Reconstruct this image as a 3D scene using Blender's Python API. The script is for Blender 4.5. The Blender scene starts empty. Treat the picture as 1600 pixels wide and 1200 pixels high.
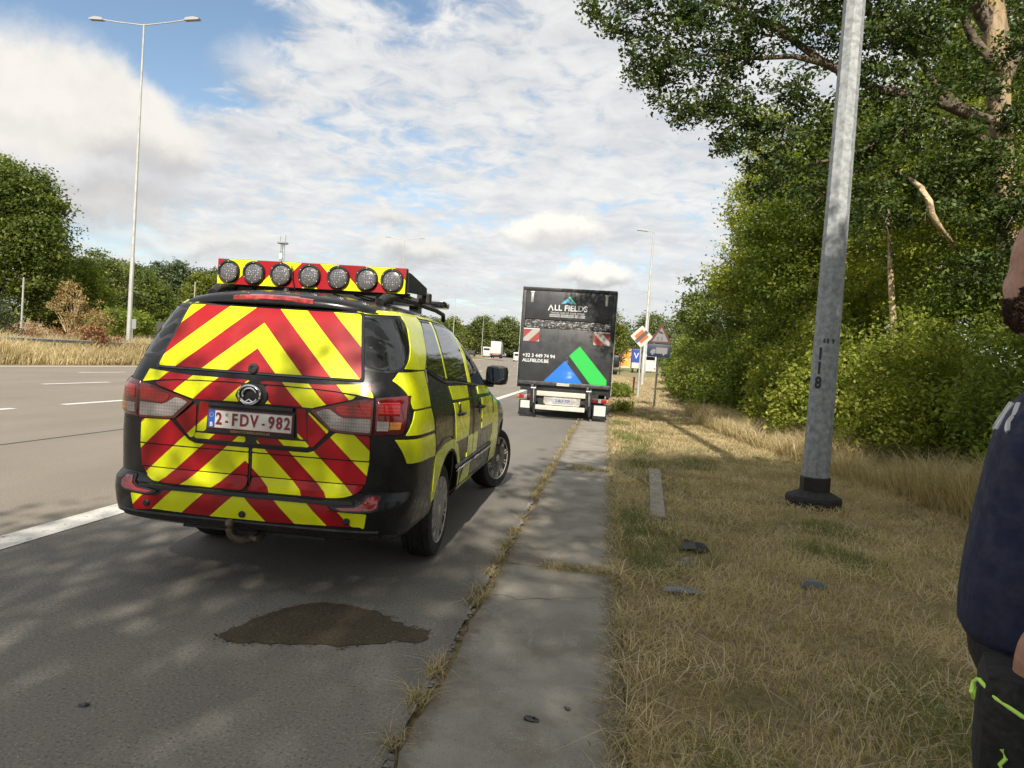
import bpy, bmesh, math, random
import numpy as np
from mathutils import Vector, Matrix, Euler
from mathutils import noise as mnoise

# ------------------------------------------------------------------ camera, sky, sun, exposure
S = bpy.context.scene
COL = S.collection
FPX, CAMH = 1097.58, 1.484
R_ = Vector((0.98851935, 0.13516046, 0.06753622)); U_ = Vector((-0.07135625, 0.02361528, 0.9971713)); F_ = Vector((-0.13318325, 0.99054226, -0.03298871))
cd = bpy.data.cameras.new('camera'); cam = bpy.data.objects.new('camera', cd); COL.objects.link(cam)
cd.sensor_width = 36; cd.lens = 36*FPX/1600; cd.clip_start = .05; cd.clip_end = 3000
cam.matrix_world = Matrix(((R_.x, U_.x, -F_.x, 0), (R_.y, U_.y, -F_.y, 0), (R_.z, U_.z, -F_.z, CAMH), (0, 0, 0, 1)))
S.camera = cam
SUN_EL, SUN_HEAD = math.radians(35.5), math.radians(3.5)      # light travels 3.5 deg left of +Y
S.view_settings.view_transform = 'Standard'; S.view_settings.look = 'None'; S.view_settings.gamma = 1
S.view_settings.exposure = 1.05
S.view_settings.use_curve_mapping = False
S.render.engine = 'CYCLES'
try:
    S.cycles.use_denoising = True; S.cycles.denoiser = 'OPENIMAGEDENOISE'
except Exception: pass
S.cycles.max_bounces = 6; S.cycles.transparent_max_bounces = 8; S.cycles.caustics_reflective = False; S.cycles.caustics_refractive = False

class N:                                                     # tiny node-graph helper
    def __init__(s, tree): s.t = tree
    def new(s, typ, **kw):
        n = s.t.nodes.new(typ)
        for k, v in kw.items(): setattr(n, k, v)
        return n
    def link(s, a, b): s.t.links.new(a, b)
    def inp(s, sock, v):
        if hasattr(v, 'node'): s.link(v, sock)
        elif v is not None:
            if isinstance(v, (tuple, list)) and len(v) == 3 and sock.type == 'RGBA': v = (*v, 1)
            sock.default_value = v
    def m(s, op, a, b=None, c=None, clamp=False):
        n = s.new('ShaderNodeMath', operation=op); n.use_clamp = clamp
        s.inp(n.inputs[0], a)
        if b is not None: s.inp(n.inputs[1], b)
        if c is not None: s.inp(n.inputs[2], c)
        return n.outputs[0]
    def vm(s, op, a, b=None):
        n = s.new('ShaderNodeVectorMath', operation=op); s.inp(n.inputs[0], a)
        if b is not None: s.inp(n.inputs[1], b)
        return n.outputs['Value'] if op in ('LENGTH', 'DISTANCE', 'DOT_PRODUCT') else n.outputs[0]
    def noise(s, vec, scale, detail=4, rough=.5, dist=0, col=False):
        n = s.new('ShaderNodeTexNoise'); s.inp(n.inputs['Vector'], vec); n.inputs['Scale'].default_value = scale
        n.inputs['Detail'].default_value = detail; n.inputs['Roughness'].default_value = rough; n.inputs['Distortion'].default_value = dist
        return n.outputs['Color'] if col else n.outputs['Fac']
    def ss(s, v, a, b, lo=0, hi=1):
        n = s.new('ShaderNodeMapRange', interpolation_type='SMOOTHSTEP'); s.inp(n.inputs[0], v)
        n.inputs[1].default_value = a; n.inputs[2].default_value = b; n.inputs[3].default_value = lo; n.inputs[4].default_value = hi
        return n.outputs[0]
    def mix(s, f, a, b):
        n = s.new('ShaderNodeMix', data_type='RGBA'); s.inp(n.inputs[0], f); s.inp(n.inputs[6], a); s.inp(n.inputs[7], b)
        return n.outputs[2]
    def ramp(s, f, pts, const=False):
        n = s.new('ShaderNodeValToRGB'); s.inp(n.inputs[0], f); e = n.color_ramp.elements
        n.color_ramp.interpolation = 'CONSTANT' if const else 'LINEAR'
        while len(e) < len(pts): e.new(1)
        for i, (p, c) in enumerate(pts): e[i].position = p; e[i].color = (*c, 1)
        return n.outputs[0]

W = bpy.data.worlds.new('World'); S.world = W; W.use_nodes = True
g = N(W.node_tree)
for n in list(W.node_tree.nodes): W.node_tree.nodes.remove(n)
sky = g.new('ShaderNodeTexSky', sky_type='NISHITA'); sky.sun_disc = False
sky.sun_elevation = SUN_EL; sky.sun_rotation = math.pi - SUN_HEAD*1.0
sky.air_density = 1.0; sky.dust_density = .6; sky.ozone_density = 1.6
tc = g.new('ShaderNodeTexCoord'); D = tc.outputs['Generated']
sep = g.new('ShaderNodeSeparateXYZ'); g.link(D, sep.inputs[0])
dx, dy, dz = sep.outputs
def pxdir(u, v): return (F_ + R_*((u-800)/FPX) - U_*((v-600)/FPX)).normalized()
den = g.m('ADD', g.m('MAXIMUM', dz, 0.0), .13)
cmb = g.new('ShaderNodeCombineXYZ'); g.link(g.m('DIVIDE', dx, den), cmb.inputs[0]); g.link(g.m('DIVIDE', dy, den), cmb.inputs[1])
P = cmb.outputs[0]
warp = g.vm('ADD', D, g.vm('MULTIPLY', g.vm('SUBTRACT', g.noise(D, 9, 6, .6, col=True), (.5, .5, .5)), (.10, .10, .10)))
def blob(u, v, rx, rz, soft=.45):                             # a cloud round the direction of a point of the sky
    c = pxdir(u, v); k = rx/rz
    d = g.vm('LENGTH', g.vm('MULTIPLY', g.vm('SUBTRACT', warp, tuple(c)), (1, 1, k)))
    return g.ss(d, rx*(1-soft), rx*(1+soft*.35), 1, 0)
# high mottled layer
n1 = g.noise(P, 1.5, 7, .62, .35); n2 = g.noise(P, 8.5, 5, .62, .5)
lay = g.m('ADD', g.m('MULTIPLY', n1, .52), g.m('MULTIPLY', n2, .48))
hole = g.m('MAXIMUM', blob(190, 10, .22, .13, .7), g.m('MULTIPLY', blob(560, -20, .20, .06, .8), .45))
hole = g.m('MAXIMUM', hole, g.m('MULTIPLY', blob(120, 350, .12, .03, .8), .7))
hole = g.m('MAXIMUM', hole, g.m('MULTIPLY', blob(620, 240, .18, .10, .9), .25))
th = g.m('SUBTRACT', lay, g.m('MULTIPLY', hole, .30))
cov = g.ss(th, .30, .50)
shade = g.m('ADD', g.m('MULTIPLY', g.noise(g.vm('ADD', P, (3.1, 1.7, 0)), 2.2, 5, .6), .55), g.m('MULTIPLY', n2, .45))
layc = g.ramp(shade, [(.30, (2.9, 3.0, 3.15)), (.48, (3.75, 3.78, 3.8)), (.66, (4.7, 4.6, 4.45))])
col = g.mix(g.m('MULTIPLY', cov, .95), g.vm('MULTIPLY', sky.outputs[0], (.82, .80, .74)), layc)
# cumulus
def cumulus(col, u, v, rx, rz, top=(4.6, 4.4, 4.1), bot=(2.5, 2.5, 2.55), soft=.35, op=1):
    m_ = blob(u, v, rx, rz, soft); c = pxdir(u, v)
    sp = g.new('ShaderNodeSeparateXYZ'); g.link(warp, sp.inputs[0])
    h = g.ss(sp.outputs[2], c.z - rz*.75, c.z + rz*.35)
    h = g.m('ADD', h, g.m('MULTIPLY', g.m('SUBTRACT', g.noise(D, 16, 5, .6), .5), .7), clamp=True)
    return g.mix(g.m('MULTIPLY', m_, op), col, g.mix(h, bot, top))
col = cumulus(col, 20, 190, .20, .105)
col = cumulus(col, 150, 200, .13, .075)
col = cumulus(col, -60, 260, .20, .07, bot=(2.5, 2.55, 2.65))
col = cumulus(col, 230, 225, .08, .05, op=.8)
col = cumulus(col, 90, 262, .20, .028, top=(3.8, 3.8, 3.9), bot=(2.5, 2.55, 2.65), soft=.8, op=.85)
col = cumulus(col, 400, 110, .06, .04, soft=.8, op=.6)
col = cumulus(col, 870, 362, .075, .032, soft=.4, top=(5.3, 5.1, 4.6), bot=(3.4, 3.4, 3.4), op=.95)
col = cumulus(col, 935, 432, .06, .020, soft=.4, top=(5.2, 5.0, 4.6), op=.95)
col = cumulus(col, 640, 400, .07, .022, soft=.6, top=(4.8, 4.6, 4.2), op=.75)
col = cumulus(col, 610, 352, .03, .02, soft=.7, op=.7)
col = cumulus(col, 300, 375, .14, .02, soft=.8, op=.6)
# pale band low over the horizon
hz = g.ss(dz, 0.0, .16, .75, 0)
col = g.mix(hz, col, (3.3, 3.5, 3.6))
bg = g.new('ShaderNodeBackground'); bg.inputs[1].default_value = .10; g.link(col, bg.inputs[0])
wo = g.new('ShaderNodeOutputWorld'); g.link(bg.outputs[0], wo.inputs[0])
W.cycles.sampling_method = 'MANUAL'; W.cycles.sample_map_resolution = 512

sl = bpy.data.lights.new('sun', 'SUN'); sl.energy = 3.7; sl.angle = math.radians(.55); sl.color = (1, .91, .78)
so = bpy.data.objects.new('sun', sl); COL.objects.link(so)
ldir = Vector((-math.sin(SUN_HEAD)*math.cos(SUN_EL), math.cos(SUN_HEAD)*math.cos(SUN_EL), -math.sin(SUN_EL)))
so.rotation_euler = ldir.to_track_quat('-Z', 'Y').to_euler(); so.location = (0, -20, 30)

# ------------------------------------------------------------------ helpers
def tag(o, label=None, cat=None, group=None, kind=None):
    if label: o['label'] = label
    if cat: o['category'] = cat
    if group: o['group'] = group
    if kind: o['kind'] = kind
    return o
def empty(name, loc=(0, 0, 0), rz=0, **k):
    o = bpy.data.objects.new(name, None); COL.objects.link(o); o.location = loc; o.rotation_euler = (0, 0, rz)
    o.empty_display_size = .2
    return tag(o, **k)
def link(name, me, parent=None, mats=(), **k):
    o = bpy.data.objects.new(name, me); COL.objects.link(o)
    if parent is not None: o.parent = parent
    for m_ in (mats if isinstance(mats, (list, tuple)) else [mats]):
        if m_ is not None: me.materials.append(m_)
    return tag(o, **k)
def smooth(me, ang=35):
    for p in me.polygons: p.use_smooth = True
    try: me.set_sharp_from_angle(angle=math.radians(ang))
    except Exception: pass
def dup(o, parent=None, **k):
    c = o.copy(); COL.objects.link(c)
    if parent is not None: c.parent = parent
    for ch in [x for x in bpy.data.objects if x.parent == o]: dup(ch, c)
    return tag(c, **k)
class MB:
    def __init__(s): s.v = []; s.f = []; s.mi = []; s.cur = 0
    def add(s, vs, fs):
        b = len(s.v); s.v += [tuple(x) for x in vs]; s.f += [tuple(i+b for i in f) for f in fs]; s.mi += [s.cur]*len(fs); return s
    def box(s, x0, x1, y0, y1, z0, z1, bev=0):
        if bev <= 0:
            return s.add([(x0,y0,z0),(x1,y0,z0),(x1,y1,z0),(x0,y1,z0),(x0,y0,z1),(x1,y0,z1),(x1,y1,z1),(x0,y1,z1)],
                  [(0,3,2,1),(4,5,6,7),(0,1,5,4),(1,2,6,5),(2,3,7,6),(3,0,4,7)])
        bm = bmesh.new(); bmesh.ops.create_cube(bm, size=1)
        for v in bm.verts: v.co = Vector(((x0+x1)/2+v.co.x*(x1-x0), (y0+y1)/2+v.co.y*(y1-y0), (z0+z1)/2+v.co.z*(z1-z0)))
        bmesh.ops.bevel(bm, geom=bm.edges[:], offset=bev, segments=2, affect='EDGES', profile=.6)
        bm.verts.index_update(); s.add([v.co[:] for v in bm.verts], [[v.index for v in f.verts] for f in bm.faces]); bm.free(); return s
    def prism(s, poly, axis, a0, a1):                         # poly in the other two axes, extruded along axis
        n = len(poly)
        def pt(p, a):
            return {'x': (a, p[0], p[1]), 'y': (p[0], a, p[1]), 'z': (p[0], p[1], a)}[axis]
        vs = [pt(p, a0) for p in poly] + [pt(p, a1) for p in poly]
        fs = [tuple(range(n))[::-1], tuple(range(n, 2*n))] + [(i, (i+1) % n, n+(i+1) % n, n+i) for i in range(n)]
        return s.add(vs, fs)
    def tube(s, pts, rads, n=8, caps=True):
        pts = [Vector(p) for p in pts]
        if not isinstance(rads, (list, tuple)): rads = [rads]*len(pts)
        vs = []; fs = []; up = Vector((.13, .31, 1)).normalized()
        for i, p in enumerate(pts):
            t = (pts[min(i+1, len(pts)-1)] - pts[max(i-1, 0)]).normalized()
            a = t.cross(up)
            if a.length < .05: a = t.cross(Vector((1, 0, 0)))
            a.normalize(); b = t.cross(a)
            for k in range(n):
                w = 2*math.pi*(k+.5)/n; vs.append(p + (a*math.cos(w) + b*math.sin(w))*rads[i])
        for i in range(len(pts)-1):
            for k in range(n): fs.append((i*n+k, i*n+(k+1) % n, (i+1)*n+(k+1) % n, (i+1)*n+k))
        if caps: fs += [tuple(range(n))[::-1], tuple(range((len(pts)-1)*n, len(pts)*n))]
        return s.add(vs, fs)
    def lathe(s, prof, n=24, M=None):                         # prof: (r, h) revolved about local z
        vs = []; fs = []
        for r, h in prof:
            for k in range(n):
                a = 2*math.pi*k/n; v = Vector((r*math.cos(a), r*math.sin(a), h)); vs.append(M @ v if M else v)
        for i in range(len(prof)-1):
            for k in range(n): fs.append((i*n+k, i*n+(k+1) % n, (i+1)*n+(k+1) % n, (i+1)*n+k))
        if prof[0][0] > 1e-5: fs.append(tuple(range(n))[::-1])
        if prof[-1][0] > 1e-5: fs.append(tuple(range((len(prof)-1)*n, len(prof)*n)))
        return s.add(vs, fs)
    def build(s, name, mats, parent=None, sm=None, **k):
        me = bpy.data.meshes.new(name); me.from_pydata(s.v, [], s.f); me.update()
        if any(s.mi): me.polygons.foreach_set('material_index', s.mi)
        if sm: smooth(me, sm)
        return link(name, me, parent, mats, **k)

def pbr(name, color, rough=.5, metal=0, coat=0, spec=.5, bump=None, var=None, trans=0, emit=None):
    m_ = bpy.data.materials.new(name); m_.use_nodes = True; n = N(m_.node_tree); b = m_.node_tree.nodes['Principled BSDF']
    b.inputs['Base Color'].default_value = (*color, 1); b.inputs['Roughness'].default_value = rough; b.inputs['Metallic'].default_value = metal
    b.inputs['Coat Weight'].default_value = coat; b.inputs['Coat Roughness'].default_value = .04; b.inputs['Specular IOR Level'].default_value = spec
    b.inputs['Transmission Weight'].default_value = trans
    co = n.new('ShaderNodeTexCoord').outputs['Object']
    if var:                                                   # (scale, strength)
        f = n.ss(n.noise(co, var[0], 5, .6), .3, .7)
        n.link(n.mix(f, tuple(c*(1-var[1]) for c in color), tuple(min(1, c*(1+var[1])) for c in color)), b.inputs['Base Color'])
        n.link(n.ss(n.noise(co, var[0]*2.3, 3), .3, .7, max(.02, rough*.8), min(1, rough*1.25)), b.inputs['Roughness'])
    if bump:
        bn = n.new('ShaderNodeBump'); bn.inputs['Strength'].default_value = bump[1]; bn.inputs['Distance'].default_value = bump[2] if len(bump) > 2 else .01
        n.link(n.noise(co, bump[0], 4, .6), bn.inputs['Height']); n.link(bn.outputs[0], b.inputs['Normal'])
    if emit: b.inputs['Emission Color'].default_value = (*emit, 1); b.inputs['Emission Strength'].default_value = 1
    return m_

def leafmat(name, dark, mid, light, trans=.35):
    m_ = bpy.data.materials.new(name); m_.use_nodes = True; n = N(m_.node_tree); t = m_.node_tree
    for x in list(t.nodes): t.nodes.remove(x)
    at = n.new('ShaderNodeAttribute', attribute_name='tint')
    c = n.ramp(at.outputs['Fac'], [(0, dark), (.5, mid), (1, light)])
    d = n.new('ShaderNodeBsdfPrincipled'); n.link(c, d.inputs['Base Color']); d.inputs['Roughness'].default_value = .55; d.inputs['Specular IOR Level'].default_value = .35
    tr = n.new('ShaderNodeBsdfTranslucent'); n.link(n.vm('MULTIPLY', c, (1.25, 1.35, .6)), tr.inputs[0])
    mx = n.new('ShaderNodeMixShader'); mx.inputs[0].default_value = trans; n.link(d.outputs[0], mx.inputs[1]); n.link(tr.outputs[0], mx.inputs[2])
    o = n.new('ShaderNodeOutputMaterial'); n.link(mx.outputs[0], o.inputs[0]); return m_

def gz(x, y):                                                 # terrain height
    z = 0.0
    if y > 30: z += .0095*(y-30)*min(1, (y-30)/30.) if y < 400 else .0095*370
    if x < -22.6:
        t = min(1, (-22.6-x)/4.5); z += .55*t*t*(3-2*t)
        if x < -34: t = max(0, min(1, (y-60)/90))*max(0, min(1, (-34-x)/30)); z += 4.2*t*t*(3-2*t)
    if x > 3.5: z += min(1.2, .10*(x-3.5))
    return z
def sh(y): return 0 if y < 15 else (-.00036*(y-15)**2 if y < 260 else -.00036*245**2 - .176*(y-260))

# ------------------------------------------------------------------ materials
def ground_mats():
    # asphalt family
    def asphalt(name, base, base2, speck, warm=0):
        m_ = bpy.data.materials.new(name); m_.use_nodes = True; n = N(m_.node_tree); b = m_.node_tree.nodes['Principled BSDF']
        co = n.new('ShaderNodeTexCoord').outputs['Object']
        big = n.ss(n.noise(n.vm('MULTIPLY', co, (1, .25, 1)), .8, 5, .6), .3, .7)
        c = n.mix(big, base, base2)
        fine = n.noise(co, 70, 3, .8)
        c = n.mix(n.ss(fine, .46, .34, 0, .9), c, tuple(x*.38 for x in base))
        c = n.mix(n.ss(fine, .56, .70, 0, .9), c, speck)
        vor = n.new('ShaderNodeTexVoronoi'); n.link(co, vor.inputs['Vector']); vor.inputs['Scale'].default_value = 60
        c = n.mix(n.ss(vor.outputs['Distance'], .16, .05, 0, .55), c, tuple(x*1.3 for x in speck))
        n.link(c, b.inputs['Base Color']); b.inputs['Roughness'].default_value = .88; b.inputs['Specular IOR Level'].default_value = .3
        bn = n.new('ShaderNodeBump'); bn.inputs['Strength'].default_value = .55; bn.inputs['Distance'].default_value = .006
        n.link(n.noise(co, 120, 3, .6), bn.inputs['Height']); n.link(bn.outputs[0], b.inputs['Normal']); return m_
    road = asphalt('lane_asphalt', (.195, .172, .140), (.235, .208, .172), (.33, .30, .26))
    shoulder = asphalt('shoulder_asphalt', (.145, .136, .122), (.195, .182, .158), (.34, .32, .285))
    stain = asphalt('stained_asphalt', (.048, .039, .026), (.075, .059, .036), (.17, .14, .09))
    # concrete
    m_ = bpy.data.materials.new('worn_concrete'); m_.use_nodes = True; n = N(m_.node_tree); b = m_.node_tree.nodes['Principled BSDF']
    co = n.new('ShaderNodeTexCoord').outputs['Object']
    c = n.mix(n.ss(n.noise(co, 2.2, 6, .65), .3, .72), (.20, .185, .155), (.29, .268, .228))
    c = n.mix(n.ss(n.noise(co, 1.3, 5, .7), .48, .66, 0, .75), c, (.15, .125, .095)); c = n.mix(n.ss(n.noise(n.vm('MULTIPLY', co, (1, .3, 1)), 6, 5, .75), .55, .7, 0, .6), c, (.32, .30, .265))
    sp = n.new('ShaderNodeSeparateXYZ'); n.link(co, sp.inputs[0]); edge = n.m('ADD', sp.outputs[0], n.m('MULTIPLY', n.m('SUBTRACT', n.noise(co, 7, 5, .7), .5), .35))
    c = n.mix(n.ss(edge, .03, .15, 0, .75), c, (.13, .098, .06)); c = n.mix(n.ss(edge, -.55, -.66, 0, .7), c, (.12, .095, .065))
    vor = n.new('ShaderNodeTexVoronoi'); n.link(co, vor.inputs['Vector']); vor.inputs['Scale'].default_value = 75
    c = n.mix(n.m('MULTIPLY', n.ss(vor.outputs['Distance'], .22, .08), n.ss(n.noise(co, 5, 3), .42, .6)), c, (.42, .40, .36))
    c = n.mix(n.ss(n.noise(co, 140, 2), .38, .30, 0, .6), c, (.05, .047, .04))
    n.link(c, b.inputs['Base Color']); b.inputs['Roughness'].default_value = .9
    bn = n.new('ShaderNodeBump'); bn.inputs['Strength'].default_value = .6; bn.inputs['Distance'].default_value = .006
    n.link(n.noise(co, 60, 5, .65), bn.inputs['Height']); n.link(bn.outputs[0], b.inputs['Normal'])
    conc = m_
    # worn white paint with the asphalt showing through
    m_ = bpy.data.materials.new('worn_white_paint'); m_.use_nodes = True; n = N(m_.node_tree); b = m_.node_tree.nodes['Principled BSDF']
    co = n.new('ShaderNodeTexCoord').outputs['Object']
    wear = n.m('ADD', n.ss(n.noise(co, 9, 5, .7), .58, .66), n.ss(n.noise(co, 70, 3, .6), .62, .68), clamp=True)
    n.link(n.mix(wear, (.62, .60, .56), (.17, .15, .13)), b.inputs['Base Color']); b.inputs['Roughness'].default_value = .8
    paint = m_
    # soil and dead thatch
    m_ = bpy.data.materials.new('thatch_ground'); m_.use_nodes = True; n = N(m_.node_tree); b = m_.node_tree.nodes['Principled BSDF']
    co = n.new('ShaderNodeTexCoord').outputs['Object']
    c = n.ramp(n.noise(co, .55, 6, .65), [(.3, (.20, .155, .085)), (.48, (.30, .23, .125)), (.6, (.35, .27, .145)), (.75, (.18, .17, .065))])
    c = n.mix(n.ss(n.noise(co, 28, 5, .7), .35, .65, .0, .65), c, (.10, .07, .04))
    far = n.ss(n.noise(co, .03, 4, .6), .42, .6, 0, 1)
    sp = n.new('ShaderNodeSeparateXYZ'); n.link(co, sp.inputs[0])
    c = n.mix(n.m('MULTIPLY', far, n.ss(sp.outputs[1], 45, 120)), c, (.13, .16, .045))
    n.link(c, b.inputs['Base Color']); b.inputs['Roughness'].default_value = .95
    bn = n.new('ShaderNodeBump'); bn.inputs['Strength'].default_value = .8; bn.inputs['Distance'].default_value = .03
    n.link(n.noise(co, 22, 5, .7), bn.inputs['Height']); n.link(bn.outputs[0], b.inputs['Normal'])
    return road, shoulder, stain, conc, paint, m_
M_road, M_shoulder, M_stain, M_conc, M_paint, M_soil = ground_mats()
M_black = pbr('gloss_black_paint', (.010, .0105, .012), .25, coat=.12, spec=.25, var=(6, .2))
M_plastic = pbr('matt_black_plastic', (.018, .018, .019), .5, var=(20, .25), bump=(220, .2, .002))
M_gap = pbr('seam_black', (.012, .012, .012), .45)
M_rubber = pbr('tyre_rubber', (.016, .0155, .015), .78, var=(15, .35), bump=(90, .25, .003))
M_glass = pbr('dark_tinted_glass', (.006, .007, .008), .03, coat=.3, spec=.9)
M_alloy = pbr('dusty_alloy', (.46, .44, .41), .4, metal=.25, var=(30, .3))
M_chrome = pbr('chrome', (.75, .75, .76), .1, metal=1)
def lensmat(name, a, b_):
    m_ = bpy.data.materials.new(name); m_.use_nodes = True; n = N(m_.node_tree); b = m_.node_tree.nodes['Principled BSDF']
    co = n.new('ShaderNodeTexCoord').outputs['Object']; sp = n.new('ShaderNodeSeparateXYZ'); n.link(co, sp.inputs[0])
    u = n.m('ABSOLUTE', n.m('SINE', n.m('MULTIPLY', n.m('ADD', sp.outputs[0], sp.outputs[1]), 190))); v = n.m('ABSOLUTE', n.m('SINE', n.m('MULTIPLY', sp.outputs[2], 160)))
    big = n.ss(n.noise(co, 9, 2), .35, .65); h = n.m('MULTIPLY', u, v)
    n.link(n.mix(n.m('ADD', n.m('MULTIPLY', h, .55), n.m('MULTIPLY', big, .45)), b_, a), b.inputs['Base Color']); b.inputs['Roughness'].default_value = .12
    b.inputs['Coat Weight'].default_value = 1; b.inputs['Coat Roughness'].default_value = .03
    bn = n.new('ShaderNodeBump'); bn.inputs['Strength'].default_value = .25; bn.inputs['Distance'].default_value = .003; n.link(h, bn.inputs['Height']); n.link(bn.outputs[0], b.inputs['Normal']); return m_
M_red_lens = lensmat('red_lens', (.36, .004, .006), (.15, .003, .004))
M_red_lens_b = pbr('dark_red_lens', (.085, .004, .007), .12, coat=1)
M_clear = lensmat('ribbed_clear_lens', (.36, .33, .32), (.15, .135, .13))
M_amber = lensmat('amber_lens', (.50, .20, .04), (.22, .08, .02))
M_galv = pbr('galvanised_steel', (.26, .28, .29), .66, metal=.15, var=(16, .28), bump=(35, .12, .003))
M_pale = pbr('pale_lamp_pole', (.36, .365, .35), .55, metal=.2, var=(2, .12))
M_yside = None
def stripe_mat(name, bounds, cols, k, x0, z0, span):
    m_ = bpy.data.materials.new(name); m_.use_nodes = True; n = N(m_.node_tree); b = m_.node_tree.nodes['Principled BSDF']
    co = n.new('ShaderNodeTexCoord').outputs['Object']; sp = n.new('ShaderNodeSeparateXYZ'); n.link(co, sp.inputs[0])
    s_ = n.m('ADD', sp.outputs[2], n.m('MULTIPLY', n.m('ABSOLUTE', n.m('ADD', sp.outputs[0], -x0)), k))
    f = n.m('DIVIDE', n.m('SUBTRACT', s_, z0), span)
    c = n.ramp(f, [(max(0, (bb-z0)/span), cc) for bb, cc in zip(bounds, cols)], True)
    dirt = n.ss(n.noise(co, 3.5, 6, .7), .45, .8, 0, .16)
    c = n.mix(dirt, c, (.16, .12, .05))
    n.link(c, b.inputs['Base Color']); b.inputs['Roughness'].default_value = .42; b.inputs['Specular IOR Level'].default_value = .3; b.inputs['Coat Weight'].default_value = .06; b.inputs['Coat Roughness'].default_value = .12
    bn = n.new('ShaderNodeBump'); bn.inputs['Strength'].default_value = .05; bn.inputs['Distance'].default_value = .01
    n.link(n.noise(co, 7, 3), bn.inputs['Height']); n.link(bn.outputs[0], b.inputs['Normal'])
    return m_
YEL, RED = (.66, .70, .004), (.29, .0015, .007)
M_chev = stripe_mat('red_yellow_chevrons', [.3, .62, .785, .975, 1.12, 1.275, 1.45, 1.61, 1.77, 1.935, 2.095],
                    [YEL, RED, YEL, RED, YEL, RED, YEL, RED, YEL, RED, YEL], .95, -.03, .3, 2.0)
M_yside = pbr('fluorescent_yellow_film', (.60, .66, .006), .28, coat=.5, var=(5, .06))

# ------------------------------------------------------------------ ground, road, markings
def grid_sheet(name, xs, ys, zf, mat, **k):
    vs = [(x, y, zf(x, y)) for y in ys for x in xs]; nx = len(xs)
    fs = [(j*nx+i, j*nx+i+1, (j+1)*nx+i+1, (j+1)*nx+i) for j in range(len(ys)-1) for i in range(nx-1)]
    me = bpy.data.meshes.new(name); me.from_pydata(vs, [], fs); smooth(me, 60); return link(name, me, None, mat, **k)
ys = [-60, -30, -15, -8, -4, -2] + [i*.5 for i in range(-2, 50)] + list(range(25, 60, 2)) + list(range(60, 200, 6)) + list(range(200, 420, 20)) + [460, 560, 700, 900, 1300]
xs = [-900, -500, -300, -200, -150, -120, -100, -85, -70, -60, -50, -45, -40, -37, -34, -31, -29, -27, -26, -25, -24, -23.2, -22.7, -22.5, -18, -12, -6, -2, -.62, .14, .2] + [.3+.2*i for i in range(24)] + [5.5, 6, 7, 8, 10, 13, 17, 22, 30, 45, 70, 120, 250, 500, 900]
def groundz(x, y):
    s_ = sh(y); u = x - s_
    z = gz(u if x < 3.5 else x, y)
    if -22.55 < u < .17: return z - .12
    if .17 < u < 5: z += .02*mnoise.noise(Vector((x*1.5, y*1.5, 0))) + .008*mnoise.noise(Vector((x*7, y*7, 3)))
    if u >= .17: z += .012
    return z
vs = []; 
for y in ys:
    for x in xs:
        X = x + (sh(y) if -40 < x < 3.2 else (sh(y)*max(0, 1-(abs(x+18)-22)/120) if x < 100 else 0))
        vs.append((X, y, groundz(X, y) if abs(x) < 60 else gz(x, y)))
nx = len(xs); me = bpy.data.meshes.new('ground'); me.from_pydata(vs, [], [(j*nx+i, j*nx+i+1, (j+1)*nx+i+1, (j+1)*nx+i) for j in range(len(ys)-1) for i in range(nx-1)]); smooth(me, 60)
link('ground', me, None, M_soil, kind='structure')
ry = [-60, -20, -5, 0, 5, 10, 15, 20, 25, 30] + list(range(33, 60, 3)) + list(range(60, 200, 7)) + list(range(200, 420, 20)) + [420]
def strip(name, x0, x1, mat, dz, y0=-60, y1=420, nx=2, **k):
    yy = sorted(set([y0, y1] + [y for y in ry if y0 < y < y1])); vs = []; fs = []
    for y in yy:
        for i in range(nx):
            x = x0+(x1-x0)*i/(nx-1); vs.append((x+sh(y), y, gz(max(x, -22.5), y)+dz))
    for j in range(len(yy)-1):
        for i in range(nx-1): fs.append((j*nx+i, j*nx+i+1, (j+1)*nx+i+1, (j+1)*nx+i))
    me = bpy.data.meshes.new(name); me.from_pydata(vs, [], fs); return link(name, me, None, mat, kind='structure', **k)
strip('carriageway', -22.6, -4.12, M_road, 0)
strip('hard_shoulder', -4.12, -.70, M_shoulder, 0)
mm = MB()
def mark(x0, x1, y0, y1):
    n = max(1, int((y1-y0)/8)); 
    for i in range(n):
        a = y0+(y1-y0)*i/n; b = y0+(y1-y0)*(i+1)/n
        mm.add([(x0+sh(a), a, gz(-10, a)+.005), (x1+sh(a), a, gz(-10, a)+.005), (x1+sh(b), b, gz(-10, b)+.005), (x0+sh(b), b, gz(-10, b)+.005)], [(0, 1, 2, 3)])
mark(-4.16, -3.90, -30, 300); mark(-22.3, -22.05, -30, 300)
for k in range(14):
    y = 13.0+12.5*k
    mark(-10.82, -10.64, 12.5+12.5*k+.2, 15.0+12.5*k); mark(-15.1, -14.93, 17.0+12.5*k, 19.6+12.5*k); mark(-18.9, -18.75, 23+12.5*k, 25.5+12.5*k)
    if k > 1: mark(-7.68, -7.50, 19.5+12.5*k, 22.0+12.5*k)
mark(-10.75, -10.58, 9.1, 11.45)
mm.build('road_markings', M_paint, kind='structure')
mm = MB(); mm.add([(-7.47, -20, .003), (-7.43, -20, .003), (-7.43, 60, gz(-8, 60)+.003), (-7.47, 60, gz(-8, 60)+.003)], [(0, 1, 2, 3)])
mm = MB()
for i in range(30):
    a, b = -6+i*1.2, -6+(i+1)*1.2
    wa, wb = [.018+.012*mnoise.noise(Vector((t*.9, 2, 1))) for t in (a, b)]
    if b < 30: mm.add([(-7.45-wa, a, .003), (-7.45+wa, a, .003), (-7.45+wb, b, .003), (-7.45-wb, b, .003)], [(0, 1, 2, 3)])
mm.build('tar_seam', M_gap, kind='structure')
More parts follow.
